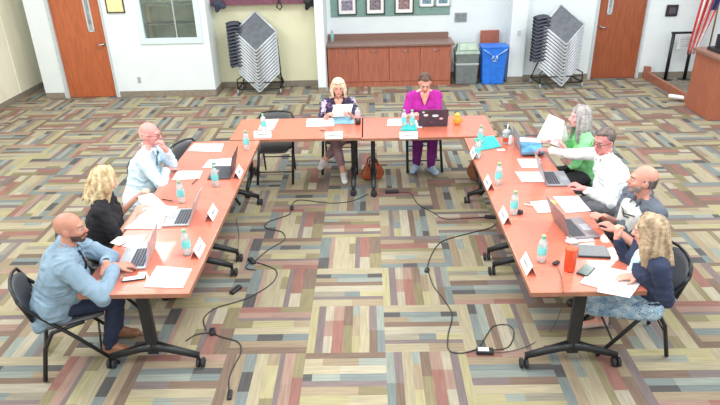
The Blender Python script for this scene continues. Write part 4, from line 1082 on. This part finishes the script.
# ------------------------------------------------------------------ coat rail in the niche
bm = BM(); bx(bm, -2.875, -.955, 11.50, 11.66, 1.56, 1.68); tag(obj('wall_shelf', bm, M('maroon', '7a4a5c', .5)), 'long maroon rail shelf spanning the cream niche', 'shelf')
def hangbag(label, x, sz, mt=blackp):
    bm = BM(); 
    rcone(bm, (x-sz*.3, 11.42, 1.60), (x+sz*.3, 11.42, 1.56), .07, .06, flat=.8); rcone(bm, (x, 11.42, 1.6), (x-.05, 11.42, 1.49), .08, .04)
    o = fused('hanging_bag', bm, mt, None, Matrix.Translation((-x, -11.42, -1.5)), .012, 3); o.location = (x, 11.42, 1.5); tag(o, label, 'bag', 'dark bundles hung in the niche')
hangbag('dark bundle hanging at left end of the maroon rail', -2.70, .22, M('bundle_blue', '3c4358', .8))
hangbag('dark bundle hanging at right end of the maroon rail', -1.06, .14, blackp)
bm = BM(); tube(bm, [(-1.62, 11.49, 1.64), (-1.62, 11.44, 1.60), (-1.66, 11.43, 1.52), (-1.60, 11.43, 1.47), (-1.56, 11.43, 1.53), (-1.60, 11.44, 1.60)], .014); tag(obj('coat_hook', bm, blackp), 'small black hook hanging from middle of the maroon rail', 'hook')

# ------------------------------------------------------------------ chair stacks on dollies
def stack(cx, cy, rz, side, where, n=13, lean=.9):
    """chairs nested face-down on a wheeled dolly"""
    steel = M('stack_frame', 'c9d0d6', .45, .1)
    dol = thing('chair_dolly', 'black wheeled dolly carrying the chair stack '+where, 'dolly', (cx, cy, 0), rz, 'chair dollies')
    bm = BM(); w_ = .40
    for s in (-1, 1):
        tube(bm, [(-w_, s*.24, .10), (w_, s*.24, .10)], .014); tube(bm, [(s*w_, -.24, .10), (s*w_, .24, .10)], .014)
        tube(bm, [(s*w_, -.24, .10), (s*w_*1.02, -.2, .27), (s*.22, .0, .36)], .013); tube(bm, [(s*w_, .24, .10), (s*.3, .24, .38), (s*.18, .24, .5)], .013)
    tube(bm, [(.36, .24, .10), (.33, .28, .95)], .012); tube(bm, [(-w_, -.24, .22), (w_, -.24, .22)], .011)
    obj('dolly_frame', bm, black_m, dol)
    for sx in (-1, 1):
        for sy in (-1, 1):
            bm = BM(); R = Matrix.Rotation(PI/2, 3, 'Y'); lathe(bm, [(.02, -.014), (.048, -.012), (.05, 0), (.048, .012), (.02, .014)], (sx*w_, sy*.24, .05), 16, R=R); tube(bm, [(sx*w_, sy*.24, .05), (sx*w_, sy*.24, .10)], .01); obj('caster', bm, M('caster_grey', '9aa0a6', .5), dol)
    # a nested chair: its seat is a tilted diamond, back panel to the side
    tilt = math.radians(58)
    Rr = Matrix.Rotation(tilt, 3, 'X')@Matrix.Rotation(PI/4, 3, 'Z')
    ch0 = thing('stacking_chair', '', 'chair')
    bm = BM(); h = .255
    poly = [(-h, -h*1.05), (h, -h*1.05), (h, h*1.05), (-h, h*1.05)]
    prism(bm, poly, -.008, .006, Rr); obj('seat', bm, M('stack_seat', '5f646d', .5, var=.08), ch0, bevel=.003)
    bm = BM()
    pr = [Rr@V((x*1.02, y*1.02, -.014)) for x, y in poly]
    for a, b in ((0, 1), (1, 2), (2, 3), (3, 0)): tube(bm, [pr[a], pr[b]], .0235, n=8)
    obj('seat_frame', bm, steel, ch0)
    bm = BM(); vs = []
    for i in range(9):
        t = i/8
        for j in range(5):
            s = j/4
            x = side*(-.26-.24*s-.05*math.sin(PI*t)); y = .0+.24*t-.05; z = .09+.05*s+.09*math.sin(PI*(.15+.8*t))-.20*s*s*.4
            vs.append(bm.verts.new((x, y, z)))
    for i in range(8):
        for j in range(4): bm.faces.new((vs[i*5+j], vs[i*5+j+1], vs[i*5+5+j+1], vs[i*5+5+j])).smooth = True
    b = obj('backrest', bm, M('stack_back', '3d4250', .5), ch0); sm = b.modifiers.new('s', 'SOLIDIFY'); sm.thickness = .02
    for k in range(n):
        z = .38+k*.062; off = (cx-.0, cy-.08+.0*k, z)
        lb = 'grey stacking chair tipped in the pile on dolly '+where
        if k == n-1: lb = 'topmost grey stacking chair in the pile on dolly '+where
        if k == 0: ch0.location = off; ch0.rotation_euler.z = rz; ch0['label'] = lb; ch0['group'] = 'stacked chairs '+where
        else: dup(ch0, off, rz, lb, 'stacked chairs '+where)
stack(-2.06, 11.36, .0, 1, 'in the cream niche')
stack(3.52, 11.33, .10, 1, 'beside the right-hand door')

# ------------------------------------------------------------------ right side: stage edge, barrier posts, flag, podium
bm = BM(); bx(bm, 5.36, 8.8, 9.6, 11.68, 0, .02)
struct('trim_1', bm, M('stage_carpet', '7a7264', .9, var=.2, scale=20))
bm = BM(); bx(bm, 5.31, 5.37, 9.6, 11.62, 0, .15); tag(obj('stage_rail', bm, M('rail_wood', 'a06650', .5, var=.06), bevel=.005), 'low wooden kick rail on the floor leading back to the right wall', 'rail')
bm = BM(); bx(bm, 5.29, 5.39, 11.58, 11.68, 0, .24); tag(obj('rail_post', bm, M('rail_wood', 'a06650', .5), bevel=.005), 'short wooden post at wall end of the low rail', 'post')
bm = BM(); R = Matrix.Rotation(PI/2, 3, 'X'); lathe(bm, [(.03, -.14), (.035, -.12), (.035, .12), (.03, .14)], (0, 0, .035), 14, R=R); o = obj('white_roll', bm, paper_m); o.location = at(677, 99, .035); o.rotation_euler.z = .9; tag(o, 'white paper roll lying against the low wooden rail', 'roll')
o = thing('sign_stand', 'black two-legged stand with white notice near right wall', 'stand', (5.82, 11.48, 0))
bm = BM()
for x in (-.18, .18): tube(bm, [(x, 0, .02), (x, 0, .88)], .032); lathe(bm, [(.16, 0), (.16, .015), (.05, .03)], (x, 0, 0), 20)
obj('post', bm, black_m, o)
bm = BM(); box(bm, (0, 0, .89), (.44, .05, .035)); obj('belt', bm, black_m, o)
bm = BM(); box(bm, (.04, -.03, .72), (.26, .006, .24)); sg = obj('notice', bm, M('notice_white', 'd9dee2', .6), o)
bm = BM()
for k in range(6): box(bm, (.04, -.0345, .80-k*.03), (.20 if k % 2 else .16, .002, .008))
obj('notice_text', bm, ink_m, sg)
# flag
fl = thing('flag', 'striped red and white flag with blue canton hanging on a pole by the wall', 'flag', (6.22, 11.3, 0))
bm = BM(); tube(bm, [(.05, .05, .02), (.05, .05, 2.5)], .016); lathe(bm, [(.16, 0), (.15, .03), (.04, .05)], (.05, .05, 0), 20); obj('flag_pole', bm, M('pole_brass', 'b08a4a', .3, .8), fl)
bm = BM(); N = 26; cols = []
rowsZ = [2.3-i*.11 for i in range(17)]
grid = []
for i, z in enumerate(rowsZ):
    row = []
    for j in range(N+1):
        s = j/N; wdt = .40*(1-.62*(i/16)**1.3)
        x = -.30*(i/16)+ (s-.5)*wdt; y = .035*math.sin(s*22+i*.2)-.02
        row.append(bm.verts.new((x+.0, y, z)))
    grid.append(row)
for i in range(16):
    for j in range(N):
        f = bm.faces.new((grid[i][j], grid[i][j+1], grid[i+1][j+1], grid[i+1][j])); f.smooth = True
        f.material_index = 2 if (j > 16 and i < 9) else ((j//2) % 2)
c_ = obj('flag_cloth', bm, [M('flag_red', 'c23a3a', .7), M('flag_white', 'e4e0e0', .7), M('flag_blue', '3a3f70', .7)], fl); sm = c_.modifiers.new('s', 'SOLIDIFY'); sm.thickness = .004
# podium
o = thing('podium', 'large orange-brown wooden podium at the right edge', 'podium', (5.55, 9.45, 0))
bm = BM(); prism(bm, [(-.33, -.42), (.9, -.42), (.9, .35), (-.33, .35)], 0, .92); obj('podium_body', bm, M('podium_wood', 'a8644a', .45, var=.05, scale=5, stretch=(8, 8, .7)), o, bevel=.01)
bm = BM(); prism(bm, [(-.37, -.46), (.95, -.46), (.95, .39), (-.37, .39)], .92, .97); obj('podium_top', bm, M('podium_top', '8f6a5c', .4), o, bevel=.006)
bm = BM(); bx(bm, -.20, .15, -.2, .15, 0, .05); bx(bm, -.16, .12, -.02, .02, .05, .26); tube(bm, [(.0, -.1, .05), (-.05, -.15, .16), (-.02, -.2, .24)], .012)
e = obj('desk_equipment', bm, blackp, bevel=.01); e.location = (5.50, 9.50, .97); tag(e, 'black equipment standing on top of the wooden podium', 'equipment')
